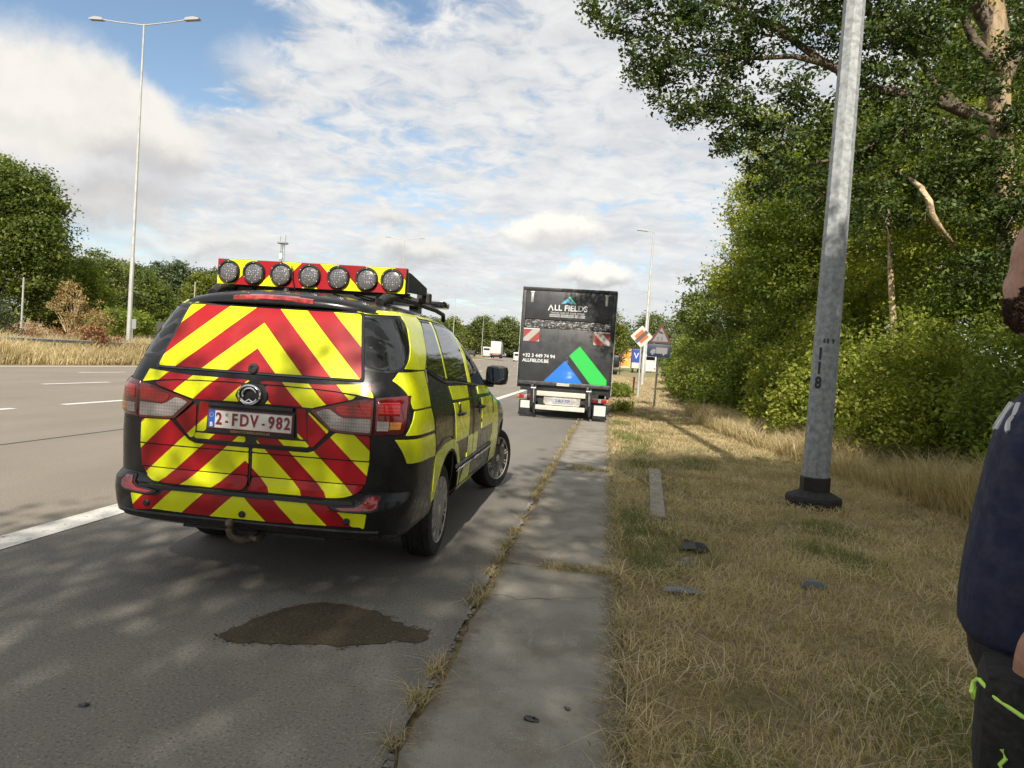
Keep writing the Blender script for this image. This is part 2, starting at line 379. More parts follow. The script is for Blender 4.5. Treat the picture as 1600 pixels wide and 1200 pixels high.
# oil stain: a wet dark patch with its own outline
rng = random.Random(4)
pts = [(-1.84, 3.32), (-1.80, 3.52), (-1.72, 3.70), (-1.62, 3.86), (-1.40, 3.90), (-1.22, 3.86), (-1.08, 3.74), (-.98, 3.66), (-.90, 3.68), (-.84, 3.62), (-.86, 3.50), (-.98, 3.46), (-1.12, 3.38), (-1.28, 3.32), (-1.5, 3.28), (-1.66, 3.24), (-1.77, 3.24)]
out = []
for i in range(len(pts)):
    a, b = pts[i], pts[(i+1) % len(pts)]
    for k in range(6):
        t = k/6; x = a[0]+(b[0]-a[0])*t; y = a[1]+(b[1]-a[1])*t
        out.append((x+.035*mnoise.noise(Vector((x*12, y*12, 1))) + rng.uniform(-.006, .006), y+.040*mnoise.noise(Vector((x*14, y*14, 7))) + rng.uniform(-.004, .004), .004))
mm = MB(); mm.add(out, [tuple(range(len(out)))])
for q in range(420):
    a = rng.choice(out); r_ = rng.uniform(.002, .007); x, y = a[0]+rng.gauss(0, .016), a[1]+rng.gauss(0, .020)
    mm.add([(x-r_, y, .0032), (x, y-r_*.8, .0032), (x+r_, y+.2*r_, .0032), (x, y+r_, .0032)], [(0, 1, 2, 3)])
mm.build('oil_stain', M_stain, kind='structure')

# concrete gutter strip: bedding with slabs, cracked and uneven
gut = MB()
gut.add([(-.73, -10, -.03), (.17, -10, -.03), (.17, 60, gz(0, 60)-.03), (-.73, 60, gz(0, 60)-.03)], [(0, 1, 2, 3)])
gut_o = strip('gutter_strip', -.74, .18, M_soil, -.025, y0=-10, y1=60)
edges = [-9.6, -4.7, .16, 5.05, 9.9, 14.8, 19.7, 24.6, 29.5, 34.4, 39.3]
for i in range(len(edges)-1):
    a, b = edges[i]+.012, edges[i+1]-.012; nn = 90; vsl = []; rs = random.Random(i)
    tilt = rs.uniform(-.006, .006)
    for j in range(nn+1):
        y = a+(b-a)*j/nn
        xl = -.65 + .035*mnoise.noise(Vector((0, y*1.7, 5))) + .018*mnoise.noise(Vector((0, y*9, 5))) + (-.0*y)
        xr = .16 + .026*mnoise.noise(Vector((4, y*1.8, 5))) + .018*mnoise.noise(Vector((0, y*11, 9))) + .004*y
        z = gz(0, y)+.004+tilt*(j/nn-.5)*2
        if 8.9 < y < 9.9: xl += 0; z -= .01*math.sin((y-8.9)*3.14)
        s_ = sh(y)
        vsl += [(xl+s_, y, z-.03), (xl+s_+.006, y, z), (xl+s_+.25, y, z-.002), (xr+s_-.25, y, z), (xr+s_-.006, y, z), (xr+s_, y, z-.03)]
    fsl = [(j*6+k, j*6+k+1, (j+1)*6+k+1, (j+1)*6+k) for j in range(nn) for k in range(5)] + [tuple(range(6))[::-1], tuple(nn*6+k for k in range(6))]
    mm = MB(); mm.add(vsl, fsl); sl_ = mm.build('concrete_slab', M_conc, gut_o)
    if -5 < a < 25:
        for q in range(2):
            y = rs.uniform(a+.5, b-.5); mk = MB(); P = []; x = rs.choice((xl, -.3))
            while x < xr-.02: P.append((x, y)); x += rs.uniform(.03, .08); y += rs.uniform(-.05, .05)
            for (ax, ay), (bx_, by_) in zip(P, P[1:]): mk.add([(ax, ay-.003, gz(0, ay)+.0085), (bx_, by_-.003, gz(0, ay)+.0085), (bx_, by_+.003, gz(0, ay)+.0085), (ax, ay+.003, gz(0, ay)+.0085)], [(0, 1, 2, 3)])
            mk.build('crack', M_gap, sl_)
# crumbly asphalt lip along the joint between asphalt and concrete
mm = MB(); rs = random.Random(8)
for j in range(700):
    y = -1+j*.045; x = -.70+.02*mnoise.noise(Vector((1, y*3, 2)))+rs.uniform(-.02, .02); r = rs.uniform(.008, .022)
    mm.add([(x-r, y-r, .0), (x+r, y-r*.7, .0), (x+r*.8, y+r, .0), (x-r*.7, y+r*.8, .0), (x+rs.uniform(-.004, .004), y, r*.75)], [(0, 1, 4), (1, 2, 4), (2, 3, 4), (3, 0, 4)])
mm.build('asphalt_crumbs', M_shoulder, kind='stuff', label='crumbled asphalt grit along the gutter joint', )

# ------------------------------------------------------------------ foliage tools
def leafmesh(name, C, size, seed, mat, parent=None, up=.5, aspect=.6, tint=None, sv=.4, **k):
    r = np.random.default_rng(seed); n = len(C)
    d = r.normal(size=(n, 3)); d /= np.linalg.norm(d, axis=1)[:, None]
    nr = r.normal(size=(n, 3)) + np.array([0, 0, up*2.5]); nr /= np.linalg.norm(nr, axis=1)[:, None]
    a = np.cross(d, nr); a /= np.linalg.norm(a, axis=1)[:, None]+1e-9; b = np.cross(nr, a)
    L = (size*(1+sv*r.uniform(-1, 1, n)))[:, None]; Wd = L*aspect*.5
    p0 = C - b*L*.5; p2 = C + b*L*.5; lift = nr*L*.10
    p1 = C - a*Wd + lift + b*L*.06; p3 = C + a*Wd + lift + b*L*.06
    V = np.stack([p0, p1, p2, p3], 1).reshape(-1, 3)
    base = np.arange(n)*4
    T = np.stack([base, base+1, base+2, base, base+2, base+3], 1).reshape(-1).astype(np.int32)
    me = bpy.data.meshes.new(name); me.vertices.add(4*n); me.vertices.foreach_set('co', V.astype(np.float32).ravel())
    me.loops.add(6*n); me.loops.foreach_set('vertex_index', T); me.polygons.add(2*n)
    me.polygons.foreach_set('loop_start', np.arange(0, 6*n, 3, dtype=np.int32)); me.polygons.foreach_set('loop_total', np.full(2*n, 3, dtype=np.int32))
    me.update(calc_edges=True)
    tv = r.uniform(0, 1, n) if tint is None else np.clip(tint + r.uniform(-.22, .22, n), 0, 1)
    at = me.attributes.new('tint', 'FLOAT', 'POINT'); at.data.foreach_set('value', np.repeat(tv, 4).astype(np.float32))
    return link(name, me, parent, mat, **k)
def crown(blobs, nclump, per, cr, seed, shell=.55, flat=.6, lump=.25):
    r = np.random.default_rng(seed); B = np.array(blobs, float)
    w = (B[:, 3]*B[:, 4]*B[:, 5])**.67; idx = r.choice(len(B), nclump, p=w/w.sum())
    d = r.normal(size=(nclump, 3)); d /= np.linalg.norm(d, axis=1)[:, None]
    rad = (shell+(1-shell)*r.uniform(0, 1, nclump)**.6) * (1+lump*np.sin(d[:, 0]*5+seed)*np.sin(d[:, 1]*6+1.3*seed)*np.cos(d[:, 2]*5))
    c = B[idx, :3] + d*B[idx, 3:6]*rad[:, None]
    off = r.normal(size=(nclump, per, 3)); 
    crr = cr*r.uniform(.55, 1.35, nclump)
    off = off*crr[:, None, None]*np.array([1, 1, flat])*.55
    tint = np.repeat(r.uniform(.12, .88, nclump), per)
    return (c[:, None, :]+off).reshape(-1, 3), c, tint
def trunk_limbs(name, base, top, r0, clumps, nl, seed, mat, parent, bend=.4, r1=None, first=.35):
    rs = random.Random(seed); base = Vector(base); top = Vector(top); n = 9; pts = []; rad = []
    for i in range(n):
        t = i/(n-1); p = base.lerp(top, t) + Vector((math.sin(t*3+seed)*bend*t*(1-t)*2, math.cos(t*2.6+seed)*bend*t*(1-t)*2, 0)); pts.append(p)
        rad.append(r0*(1-t)**.8*.95+(r1 or r0*.12) + (r0*.35 if i == 0 else 0))
    mb = MB(); mb.tube([pts[0]-Vector((0, 0, .3))]+pts, [rad[0]]+rad, 10)
    mb.build('trunk', mat, parent, sm=50)
    lb = MB()
    for q in range(nl):
        c = Vector(clumps[rs.randrange(len(clumps))]); i = min(n-2, int((first+(1-first)*rs.random()*.9)*(n-1))); a = pts[i]
        if c.z < a.z-.5: i = max(1, i-2); a = pts[i]
        mid = a.lerp(c, .5)+Vector((rs.uniform(-.3, .3), rs.uniform(-.3, .3), rs.uniform(0, .5)))*(c-a).length*.18
        rr = min(rad[i]*.5, r0*.32)
        lb.tube([a, a.lerp(mid, .5)+Vector((0, 0, .05)), mid, mid.lerp(c, .6)+Vector((rs.uniform(-.1, .1), rs.uniform(-.1, .1), rs.uniform(-.05, .15))), c], [rr, rr*.75, rr*.5, rr*.3, rr*.1], 5, caps=False)
    lb.build('limbs', mat, parent, sm=60)
M_bark = pbr('grey_brown_bark', (.115, .09, .065), .9, var=(7, .45), bump=(14, .9, .05))
M_barkp = pbr('pale_bark', (.42, .33, .20), .85, var=(5, .4), bump=(10, .9, .05))  # pale tan bark for the bare stems and the dried bush
M_lf_oak = leafmat('oak_leaves', (.022, .040, .012), (.050, .080, .020), (.105, .150, .036), .3)  # dark green carries part of the crown's shade in the colour
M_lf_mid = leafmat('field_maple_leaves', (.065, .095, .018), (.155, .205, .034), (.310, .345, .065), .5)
M_lf_bright = leafmat('sunlit_tone_leaves', (.095, .125, .020), (.230, .265, .042), (.420, .430, .085), .5)  # sunlit look put into the leaf colour itself
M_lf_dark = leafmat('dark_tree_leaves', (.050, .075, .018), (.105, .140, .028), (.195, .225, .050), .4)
M_lf_far = leafmat('distant_leaves', (.075, .100, .030), (.125, .155, .045), (.190, .215, .065), .35)
M_lf_blue = leafmat('grey_green_leaves', (.055, .078, .040), (.075, .105, .052), (.105, .14, .065), .25)
M_lf_yel = leafmat('yellow_green_leaves', (.09, .115, .018), (.14, .165, .025), (.20, .22, .04), .35)
M_lf_dry = leafmat('dry_seed_heads', (.20, .13, .055), (.31, .22, .10), (.40, .30, .15), .3)
M_lf_rust = leafmat('rusty_weeds', (.16, .06, .025), (.24, .11, .045), (.30, .20, .08), .2)
M_grass = leafmat('grass_blades', (.14, .18, .045), (.42, .33, .20), (.74, .62, .42), .4)

def tree(name, base, h, blobs, nclump, per, cr, leaf, mat, seed, label, group=None, cat='tree', r0=.25, nl=14, bark=None, up=.5, shell=.55, top=None, flat=.6, bend=.4, aspect=.6):
    o = empty(name, base, 0, label=label, cat=cat, group=group)
    C, c, t = crown(blobs, nclump, per, cr, seed, shell, flat)
    leafmesh('crown', C, leaf, seed, mat, o, up, tint=t, aspect=aspect)
    trunk_limbs(name, (0, 0, 0), top or (0, 0, h*.8), r0, c, nl, seed, bark or M_bark, o, bend)
    return o
def bush(name, base, blobs, nclump, per, cr, leaf, mat, seed, label, group=None, stems=10, cat='shrub', shell=.6, up=.4, aspect=.6, flat=.7, smat=None):
    o = empty(name, base, 0, label=label, cat=cat, group=group)
    C, c, t = crown(blobs, nclump, per, cr, seed, shell, flat)
    keep = C[:, 2] > 0; C = C[keep]; t = t[keep]
    leafmesh('foliage', C, leaf, seed, mat, o, up, tint=t, aspect=aspect)
    mb = MB(); rs = random.Random(seed)
    for i in range(stems):
        e = Vector(c[rs.randrange(len(c))]); s_ = Vector((rs.uniform(-.25, .25), rs.uniform(-.25, .25), -.1))
        mb.tube([s_, s_.lerp(e, .5)+Vector((0, 0, .15)), e], [.03, .018, .006], 4, caps=False)
    mb.build('stems', smat or M_bark, o); return o

# ------------------------------------------------------------------ the support van
van = empty('support_van', (-2.065, 5.069, 0), math.radians(.967), label='black van with red and yellow chevrons and a roof bar of seven round lamps', cat='van')
ZS = [.36, .42, .60, .90, 1.08, 1.20, 1.50, 1.68, 1.76, 1.80, 1.825, 1.84]; WS = [.875, .93, .95, .955, .945, .915, .825, .745, .69, .60, .42, .12]
YZ = [.36, .41, .56, .62, .66, 1.0, 1.2, 1.31, 1.707, 1.76, 1.80, 1.825, 1.84]; YR = [-1.12, -1.235, -1.25, -1.235, -1.175, -1.19, -1.20, -1.165, -.99, -.92, -.78, -.55, -.1]
FZ = [.36, .6, .9, 1.0, 1.1, 1.2, 1.5, 1.7, 1.76, 1.80, 1.825, 1.84]; YF = [3.75, 3.93, 3.88, 3.6, 3.0, 2.75, 2.15, 1.6, 1.3, 1.0, .8, .4]
def sI(z, a, b): return float(sum(np.interp(z+d, a, b)*w for d, w in ((-.025, .25), (0, .5), (.025, .25)))) if .40 < z < 1.77 else float(np.interp(z, a, b))
def vw(z): return sI(z, ZS, WS)
def vr(z): return float(np.interp(z, YZ, YR)) if z < .7 else sI(z, YZ, YR)
def side_x(y, z):
    w = vw(z); yr = vr(z); t = max(0, min(1, (yr+.5-y)/.5)); x = w*max(0, 1-t**5)**.2
    yf = float(np.interp(z, FZ, YF)); t = max(0, min(1, (y-(yf-1.3))/1.3)); return x*max(0, 1-t**3)**(1/3.)
def rear_y(x, z):
    w = vw(z); t = min(1, abs(x)/w); return vr(z)+.5*(1-max(0, 1-t**5)**.2)
# body shell as stacked plan outlines
zl = sorted(set([.36, .385, .42, .47, .52, .56, .60, .62, .64, .66, .70, .80, .90, 1.0, 1.04, 1.08, 1.14, 1.20, 1.26, 1.31, 1.4, 1.5, 1.6, 1.68, 1.72, 1.76, 1.785, 1.80, 1.815, 1.825, 1.835, 1.84]))
NA = 36
def outline(z):
    w = vw(z); yr = vr(z); yf = float(np.interp(z, FZ, YF)); o = []
    bR = min(.5, (yf-yr)*.3); bF = min(1.3, (yf-yr)*.5)
    for i in range(NA+1):                                     # rear, from -x to +x
        a = math.pi*(i/NA); cx = -math.cos(a); sx = math.copysign(abs(cx)**(2/5.), cx); o.append((w*sx, yr+bR*(1-abs(math.sin(a))**(2/5.))))
    for j in range(1, 14): t = j/14; o.append((w, yr+bR+(yf-bF-yr-bR)*t))
    for i in range(NA+1):
        a = math.pi*(i/NA); cx = math.cos(a); sx = math.copysign(abs(cx)**(2/3.), cx); o.append((w*sx, yf-bF+bF*abs(math.sin(a))**(2/3.)))
    for j in range(1, 14): t = j/14; o.append((-w, yf-bF-(yf-bF-yr-bR)*t))
    return o
mb = MB(); rings = [outline(z) for z in zl]; n = len(rings[0]); vs = []
for z, r in zip(zl, rings): vs += [(x, y, z) for x, y in r]
fs = [(i*n+k, i*n+(k+1) % n, (i+1)*n+(k+1) % n, (i+1)*n+k) for i in range(len(zl)-1) for k in range(n)]
fs += [tuple(range(n))[::-1], tuple(range((len(zl)-1)*n, len(zl)*n))]
mb.add(vs, fs); body = mb.build('body', [M_black, M_gap], van, sm=30)
def boolcut(o, cutter):
    md = o.modifiers.new('cut', 'BOOLEAN'); md.operation = 'DIFFERENCE'; md.solver = 'EXACT'; md.object = cutter
    try: md.material_mode = 'TRANSFER'
    except Exception: pass
    dg = bpy.context.evaluated_depsgraph_get(); nm = bpy.data.meshes.new_from_object(o.evaluated_get(dg)); o.modifiers.clear(); o.data = nm
    bpy.data.objects.remove(cutter)
rotY = Matrix.Rotation(math.pi/2, 4, 'Y')
mb = MB()
for y0, rr in ((0, .43), (3.0, .44)):
    for s_ in (-1, 1):
        mb.lathe([(rr, -.22), (rr, .25)], 40, Matrix.Translation((s_*.90, y0, .36)) @ rotY)
# cabin hollow behind the front side windows
win = [(1.03, 1.275), (1.78, 1.245), (1.70, 1.37), (1.52, 1.55), (1.30, 1.66), (1.05, 1.70)]
mb.prism(win, 'x', .10, 1.1)
mb.box(-.80, .12, 1.0, 1.85, 1.0, 1.66)
mb.box(.05, .86, 1.06, 1.72, .95, 1.30)
cut = mb.build('cutter', [M_gap, M_gap]); cut.parent = van
boolcut(body, cut); smooth(body.data, 30)
if len(body.data.materials) < 2: body.data.materials.append(M_gap)

def rpoly(pts, r, n=4):                                        # round the corners of a polygon
    out = []; m_ = len(pts)
    for i in range(m_):
        p0, p, p1 = Vector(pts[i-1]), Vector(pts[i]), Vector(pts[(i+1) % m_]); a = (p0-p); b = (p1-p); ra = min(r, a.length*.45, b.length*.45)
        A = p+a.normalized()*ra; B = p+b.normalized()*ra
        for k in range(n+1):
            t = k/n; out.append(tuple(A*(1-t)**2 + p*2*t*(1-t) + B*t*t))
    return out
def drape(name, poly, mode, off, mat, parent=None, skirt=.006, step=.05, flip=1, r=0, **k):
    parent = parent or van
    if r: poly = rpoly(poly, r)
    bm = bmesh.new(); f = bm.faces.new([bm.verts.new((p[0], p[1], 0)) for p in poly])
    xs_ = [p[0] for p in poly]; ys_ = [p[1] for p in poly]
    for ax, lo, hi in ((0, min(xs_), max(xs_)), (1, min(ys_), max(ys_))):
        q = math.ceil(lo/step)*step
        while q < hi:
            co = (q, 0, 0) if ax == 0 else (0, q, 0); no = (1, 0, 0) if ax == 0 else (0, 1, 0)
            bmesh.ops.bisect_plane(bm, geom=bm.verts[:]+bm.edges[:]+bm.faces[:], plane_co=co, plane_no=no, dist=1e-6); q += step
    bmesh.ops.triangulate(bm, faces=[f for f in bm.faces if len(f.verts) > 4])
    def mp(a, z, o):
        if mode == 'rear': y = rear_y(a, z); return Vector((a, y-o, z))
        x = side_x(a, z); return Vector((flip*(x+o), a, z))
    be = [e for e in bm.edges if e.is_boundary]; ring = bmesh.ops.extrude_edge_only(bm, edges=be)
    ex = {v for v in ring['geom'] if isinstance(v, bmesh.types.BMVert)}
    for v in bm.verts: v.co = mp(v.co.x, v.co.y, off-skirt-.004 if v in ex else off)
    bmesh.ops.recalc_face_normals(bm, faces=bm.faces[:])
    fc = max(bm.faces, key=lambda f: f.calc_area()); ref = Vector((0, -1, 0)) if mode == 'rear' else Vector((flip, 0, 0))
    if fc.normal.dot(ref) < 0: bmesh.ops.reverse_faces(bm, faces=bm.faces[:])
    me = bpy.data.meshes.new(name); bm.to_mesh(me); bm.free(); smooth(me, 40); return link(name, me, parent, mat, **k)
mir = lambda P: [(-x, z) for x, z in P][::-1]

# rear window and tailgate graphics
drape('rear_window', [(-.565, 1.715), (.565, 1.715), (.652, 1.303), (-.652, 1.303)], 'rear', .008, M_glass, r=.02)
drape('window_chevrons', [(-.548, 1.704), (.550, 1.704), (.635, 1.316), (-.632, 1.316)], 'rear', .012, M_chev, r=.02)
seamz = [(-.715, 1.208), (-.62, 1.228), (-.50, 1.239), (-.35, 1.246), (-.19, 1.249), (-.06, 1.249)]
top = [(-.06, 1.268), (-.40, 1.270), (-.69, 1.290)]
Pu = [(-.718, 1.213)]+seamz[1:]+[(-.045, 1.249), (-.03, 1.262)]+top
drape('tailgate_strip', Pu, 'rear', .007, M_chev, r=.006); drape('tailgate_strip', [(x if abs(x) > .08 else x+.0, z) for x, z in mir(Pu)], 'rear', .007, M_chev, r=.006)
Pm = [(-.62, 1.217), (-.50, 1.232), (-.35, 1.239), (-.19, 1.242), (-.078, 1.242), (-.075, 1.225), (-.095, 1.20), (-.105, 1.17), (-.088, 1.145), (-.082, 1.136), (-.20, 1.135), (-.365, 1.132), (-.48, 1.165), (-.60, 1.198)]
drape('tailgate_panel', Pm, 'rear', .009, M_chev, r=.008); drape('tailgate_panel', mir(Pm), 'rear', .009, M_chev, r=.008)
Pr = [(-.475, 1.004), (-.345, 1.108), (-.348, .955), (-.355, .912), (-.378, .900)]
drape('recess_side_panel', Pr, 'rear', .009, M_chev, r=.012); drape('recess_side_panel', mir(Pr), 'rear', .009, M_chev, r=.012)
Pp = [(-.327, 1.120), (-.27, 1.120), (-.284, .955), (-.30, .944), (-.343, .944)]
drape('recess_panel', Pp, 'rear', .004, M_chev, r=.01); drape('recess_panel', mir(Pp), 'rear', .004, M_chev, r=.01)
Ps = [(-.356, .933), (-.035, .932), (-.035, .898), (-.356, .900)]
drape('recess_lower_strip', Ps, 'rear', .005, M_chev, r=.015); drape('recess_lower_strip', mir(Ps), 'rear', .005, M_chev, r=.015)
Pa = [(-.712, .975), (-.705, .99), (-.512, .998), (-.392, .884), (-.35, .868), (-.012, .868), (-.012, .846), (-.714, .846)]
drape('lower_panel', Pa, 'rear', .007, M_chev, r=.008); drape('lower_panel', mir(Pa), 'rear', .007, M_chev, r=.008)
Pb = [(-.714, .838), (-.012, .838), (-.012, .706), (-.698, .706)]
drape('lower_panel', Pb, 'rear', .007, M_chev, r=.004); drape('lower_panel', mir(Pb), 'rear', .007, M_chev, r=.004)
Pc = [(-.692, .699), (-.012, .699), (-.012, .624), (-.50, .624), (-.59, .630), (-.655, .652)]
drape('lower_panel', Pc, 'rear', .007, M_chev, r=.02); drape('lower_panel', mir(Pc), 'rear', .007, M_chev, r=.02)
Pbu = [(-.72, .548), (-.635, .545), (-.545, .545), (-.515, .56), (-.50, .582), (-.44, .586), (.44, .586), (.505, .584), (.54, .552), (.735, .548), (.722, .458), (.70, .47), (.56, .468), (.2, .457), (-.2, .457), (-.55, .466), (-.70, .448)]
drape('bumper_panel', Pbu, 'rear', .006, M_chev, r=.012)
# bumper ledge, valance, number-plate recess
mb = MB()
def rear_rail(pts, z0, z1, d0, d1, name, mat, parent=van, x0=-.8, x1=.8, nseg=28, **k):
    vs = []; fs = []
    for i in range(nseg+1):
        x = x0+(x1-x0)*i/nseg
        for z, d in ((z0, d0), (z0+(z1-z0)*.2, d1), (z0+(z1-z0)*.8, d1), (z1, d0)): vs.append((x, rear_y(x, z)-d, z))
    for i in range(nseg):
        for q in range(3): fs.append((i*4+q, (i+1)*4+q, (i+1)*4+q+1, i*4+q+1))
    m_ = MB(); m_.add(vs, fs); return m_.build(name, mat, parent, sm=50, **k)
rear_rail(None, .590, .618, -.004, .020, 'bumper_ledge', M_black, x0=-.66, x1=.66)
rear_rail(None, .385, .450, -.004, .010, 'bumper_valance', M_plastic, x0=-.80, x1=.80)
drape('plate_recess', [(-.40, 1.128), (.40, 1.128), (.37, .90), (.33, .89), (-.33, .89), (-.37, .90)], 'rear', .002, M_gap, r=.02)
# grab lip over the plate
rear_rail(None, 1.098, 1.128, .0, .028, 'plate_light_lip', M_plastic, x0=-.26, x1=.26, nseg=10)
# roof spoiler with third brake light
sec = [(-.62, 1.812), (-.80, 1.808), (-.93, 1.790), (-.995, 1.772), (-1.012, 1.755), (-1.010, 1.735), (-.985, 1.722), (-.93, 1.718)]
vs = []; fs = []; ns = 26
for i in range(ns+1):
    t = -1+2*i/ns; x = .615*t; c = abs(t)**3.5
    for y, z in sec:
        cr = .028*(1-t*t)*max(0, (z-1.735)/.07)
        vs.append((x, y+.085*c+.02*t*t, z-.028*c-.006*t*t+cr*.8))
m_ = len(sec)
for i in range(ns):
    for q in range(m_-1): fs.append((i*m_+q, i*m_+q+1, (i+1)*m_+q+1, (i+1)*m_+q))
fs += [tuple(range(m_)), tuple(range(ns*m_, (ns+1)*m_))[::-1]]
mb = MB(); mb.add(vs, fs); sp_ = mb.build('roof_spoiler', M_black, van, sm=45)
mb = MB(); vs = []; fs = []
for i in range(15):
    t = -1+i/7; x = .255*t; e = 1-abs(t)**3
    vs += [(x, -1.008, 1.751-.006*t*t), (x, -1.022+.012*abs(t), 1.755+.004*e), (x, -1.012, 1.768+.010*e), (x, -.98, 1.778+.012*e)]
for i in range(14):
    for q in range(3): fs.append((i*4+q, i*4+q+1, (i+1)*4+q+1, (i+1)*4+q))
mb.add(vs, fs); mb.build('third_brake_light', pbr('brake_lens', (.30, .03, .03), .15, coat=1, var=(30, .5)), van, sm=50)

# rear lights: boundary with the tailgate at |x|=.727, tip inboard, wrapped on to the flank
def lamp(s_):
    fl = s_
    f = (lambda P: P) if s_ > 0 else mir
    base = drape('tail_light', f([(.362, 1.120), (.50, 1.160), (.62, 1.196), (.725, 1.212), (.725, .998), (.53, 1.002), (.475, 1.012)]), 'rear', .018, M_red_lens_b, r=.012)
    drape('red_reflector', f([(.51, 1.148), (.62, 1.178), (.716, 1.190), (.716, 1.105), (.565, 1.100), (.525, 1.118)]), 'rear', .0215, M_red_lens, base, r=.01)
    drape('reversing_lens', f([(.395, 1.112), (.44, 1.130), (.475, 1.135), (.53, 1.100), (.56, 1.088), (.716, 1.092), (.716, 1.012), (.54, 1.016), (.49, 1.022)]), 'rear', .0215, M_clear, base, r=.01)
    return base
lamp(1); lamp(-1)
# outer lamp: on the corner, built as a surface through both faces
def corner_lamp(s_, zt, zb, name, mats, u0, u1, off, shape=None, parent=van, r=0):
    # u in [0,1] runs round the plan corner from rear (|x|=.73) to the flank
    vs = []; fs = []; nu, nz = 18, 8
    for i in range(nu+1):
        u = u0+(u1-u0)*i/nu
        for j in range(nz+1):
            v = j/nz; t_, b_ = (zt(u), zb(u)); z = b_+(t_-b_)*v
            w = vw(z); yr = vr(z); a = math.pi/2*(1-u)
            # point on superellipse by blending x from .73 to w then y forwards
            xs0 = .73
            vv = max(0, min(1, (z-1.0)/.235)); x = xs0+(w*(.925+.058*vv)-xs0)*u; y = yr+.5*(1-max(0, 1-(x/w)**5)**.2)
            nx_, ny_ = (0.25+u*.9), -(1.15-u)
            q = Vector((nx_, ny_)).normalized(); edge = 1 if (0 < i < nu and 0 < j < nz) else .35
            vs.append((s_*(x+q.x*off*edge), y+q.y*off*edge, z))
    for i in range(nu):
        for j in range(nz):
            a = i*(nz+1)+j; f = (a, a+nz+1, a+nz+2, a+1); fs.append(f if s_ > 0 else f[::-1])
    m_ = MB(); m_.add(vs, fs); return m_.build(name, mats, parent, sm=60)
for s_ in (1, -1):
    o = corner_lamp(s_, lambda u: 1.214+.022*u, lambda u: .998+.012*u , 'corner_tail_light', M_red_lens_b, 0.01, 1.0, .020)
    corner_lamp(s_, lambda u: 1.195+.012*u, lambda u: 1.108, 'red_reflector', M_red_lens, .08, .74, .026, parent=o)
    corner_lamp(s_, lambda u: 1.088, lambda u: 1.018+.005*u, 'reversing_lens', M_clear, .08, .46, .026, parent=o)
    corner_lamp(s_, lambda u: 1.086, lambda u: 1.025+.008*u, 'turn_signal', M_amber, .46, .80, .026, parent=o)
# bumper reflectors
for s_ in (1, -1):
    f = (lambda P: P) if s_ > 0 else mir
    o = drape('reflector', f([(.53, .578), (.57, .560), (.60, .553), (.76, .560), (.80, .575), (.81, .62), (.795, .655), (.72, .655), (.69, .612), (.66, .592), (.60, .590)]), 'rear', .016, M_gap, r=.008)
    drape('reflector_lens', f([(.56, .575), (.60, .563), (.755, .570), (.79, .585), (.795, .62), (.785, .645), (.735, .645), (.705, .605), (.67, .583), (.60, .580)]), 'rear', .021, M_red_lens, o, r=.008)
for x, z in ((-.605, .500), (0.0, .487), (.625, .500)):
    mb = MB(); mb.lathe([(.020, 0), (.020, .010), (.014, .014), (.013, .012), (0, .012)], 18, Matrix.Translation((x, rear_y(x, z)-.004, z)) @ Matrix.Rotation(math.pi/2, 4, 'X'))
    mb.build('parking_sensor', M_gap, van, sm=40)
mb = MB(); mb.lathe([(.032, 0), (.032, .012), (.024, .020), (.015, .020), (.012, .012), (0, .012)], 22, Matrix.Translation((-.02, rear_y(-.02, 1.335)-.010, 1.335)) @ Matrix.Rotation(math.pi/2, 4, 'X'))
mb.build('wiper_cap', M_plastic, van, sm=40)
mb = MB()
for z, h in ((.8425, .004),): pass
mb.box(-.004, .004, rear_y(0, .77)-.0045, rear_y(0, .77)+.01, .63, .87); mb.build('tailgate_centre_seam', M_gap, van)
# badge: chrome ring with two interlocked arcs
bx, bz = -.012, 1.182; by = rear_y(0, bz)-.012
drape('badge_mount', rpoly([(-.085, 1.246), (.065, 1.246), (.085, 1.215), (.092, 1.18), (.080, 1.14), (-.104, 1.14), (-.116, 1.18), (-.108, 1.215)], .02), 'rear', .006, M_gap)
mb = MB()
def ell(cx, cz, rx, rz, a0, a1, rad, n=26, dy=0):
    mb.tube([(bx+cx+rx*math.cos(math.radians(a0+(a1-a0)*i/n)), by-dy, bz+cz+rz*math.sin(math.radians(a0+(a1-a0)*i/n))) for i in range(n+1)], [rad*(.55+.45*math.sin(math.pi*i/n)) for i in range(n+1)], 6)
ell(0, 0, .068, .056, 95, 330, .008, dy=.004); ell(0, 0, .068, .056, -85, 150, .008, dy=.010)
ell(0, .003, .042, .036, 20, 205, .009, dy=.007); ell(0, -.012, .048, .036, 195, 345, .008, dy=.012)
mb.tube([(bx-.03, by-.006, bz-.046), (bx, by-.008, bz-.026), (bx+.03, by-.006, bz-.046)], .006, 6)
mb.build('chrome_badge', M_chrome, van, sm=60)

# number plate
def textmesh(name, body_, size, mat, parent, loc, rot=(math.pi/2, 0, 0), bold=.0, sx=1, ext=.0006, align='CENTER', sp=1, **k):
    cu = bpy.data.curves.new(name, 'FONT'); cu.body = body_; cu.size = size; cu.align_x = align; cu.align_y = 'CENTER'; cu.extrude = ext; cu.offset = bold; cu.space_character = sp; cu.resolution_u = 3
    t = bpy.data.objects.new('tmp', cu); COL.objects.link(t); dg = bpy.context.evaluated_depsgraph_get()
    me = bpy.data.meshes.new_from_object(t.evaluated_get(dg)); bpy.data.objects.remove(t)
    for v in me.vertices: v.co.x *= sx
    o = link(name, me, parent, mat, **k); me.name = name; o.location = loc; o.rotation_euler = rot; return o
py = rear_y(0, 1.02)-.018
mb = MB(); mb.box(-.272, .268, py, py+.018, .945, 1.09, .006); holder = mb.build('plate_holder', M_plastic, van, sm=40)
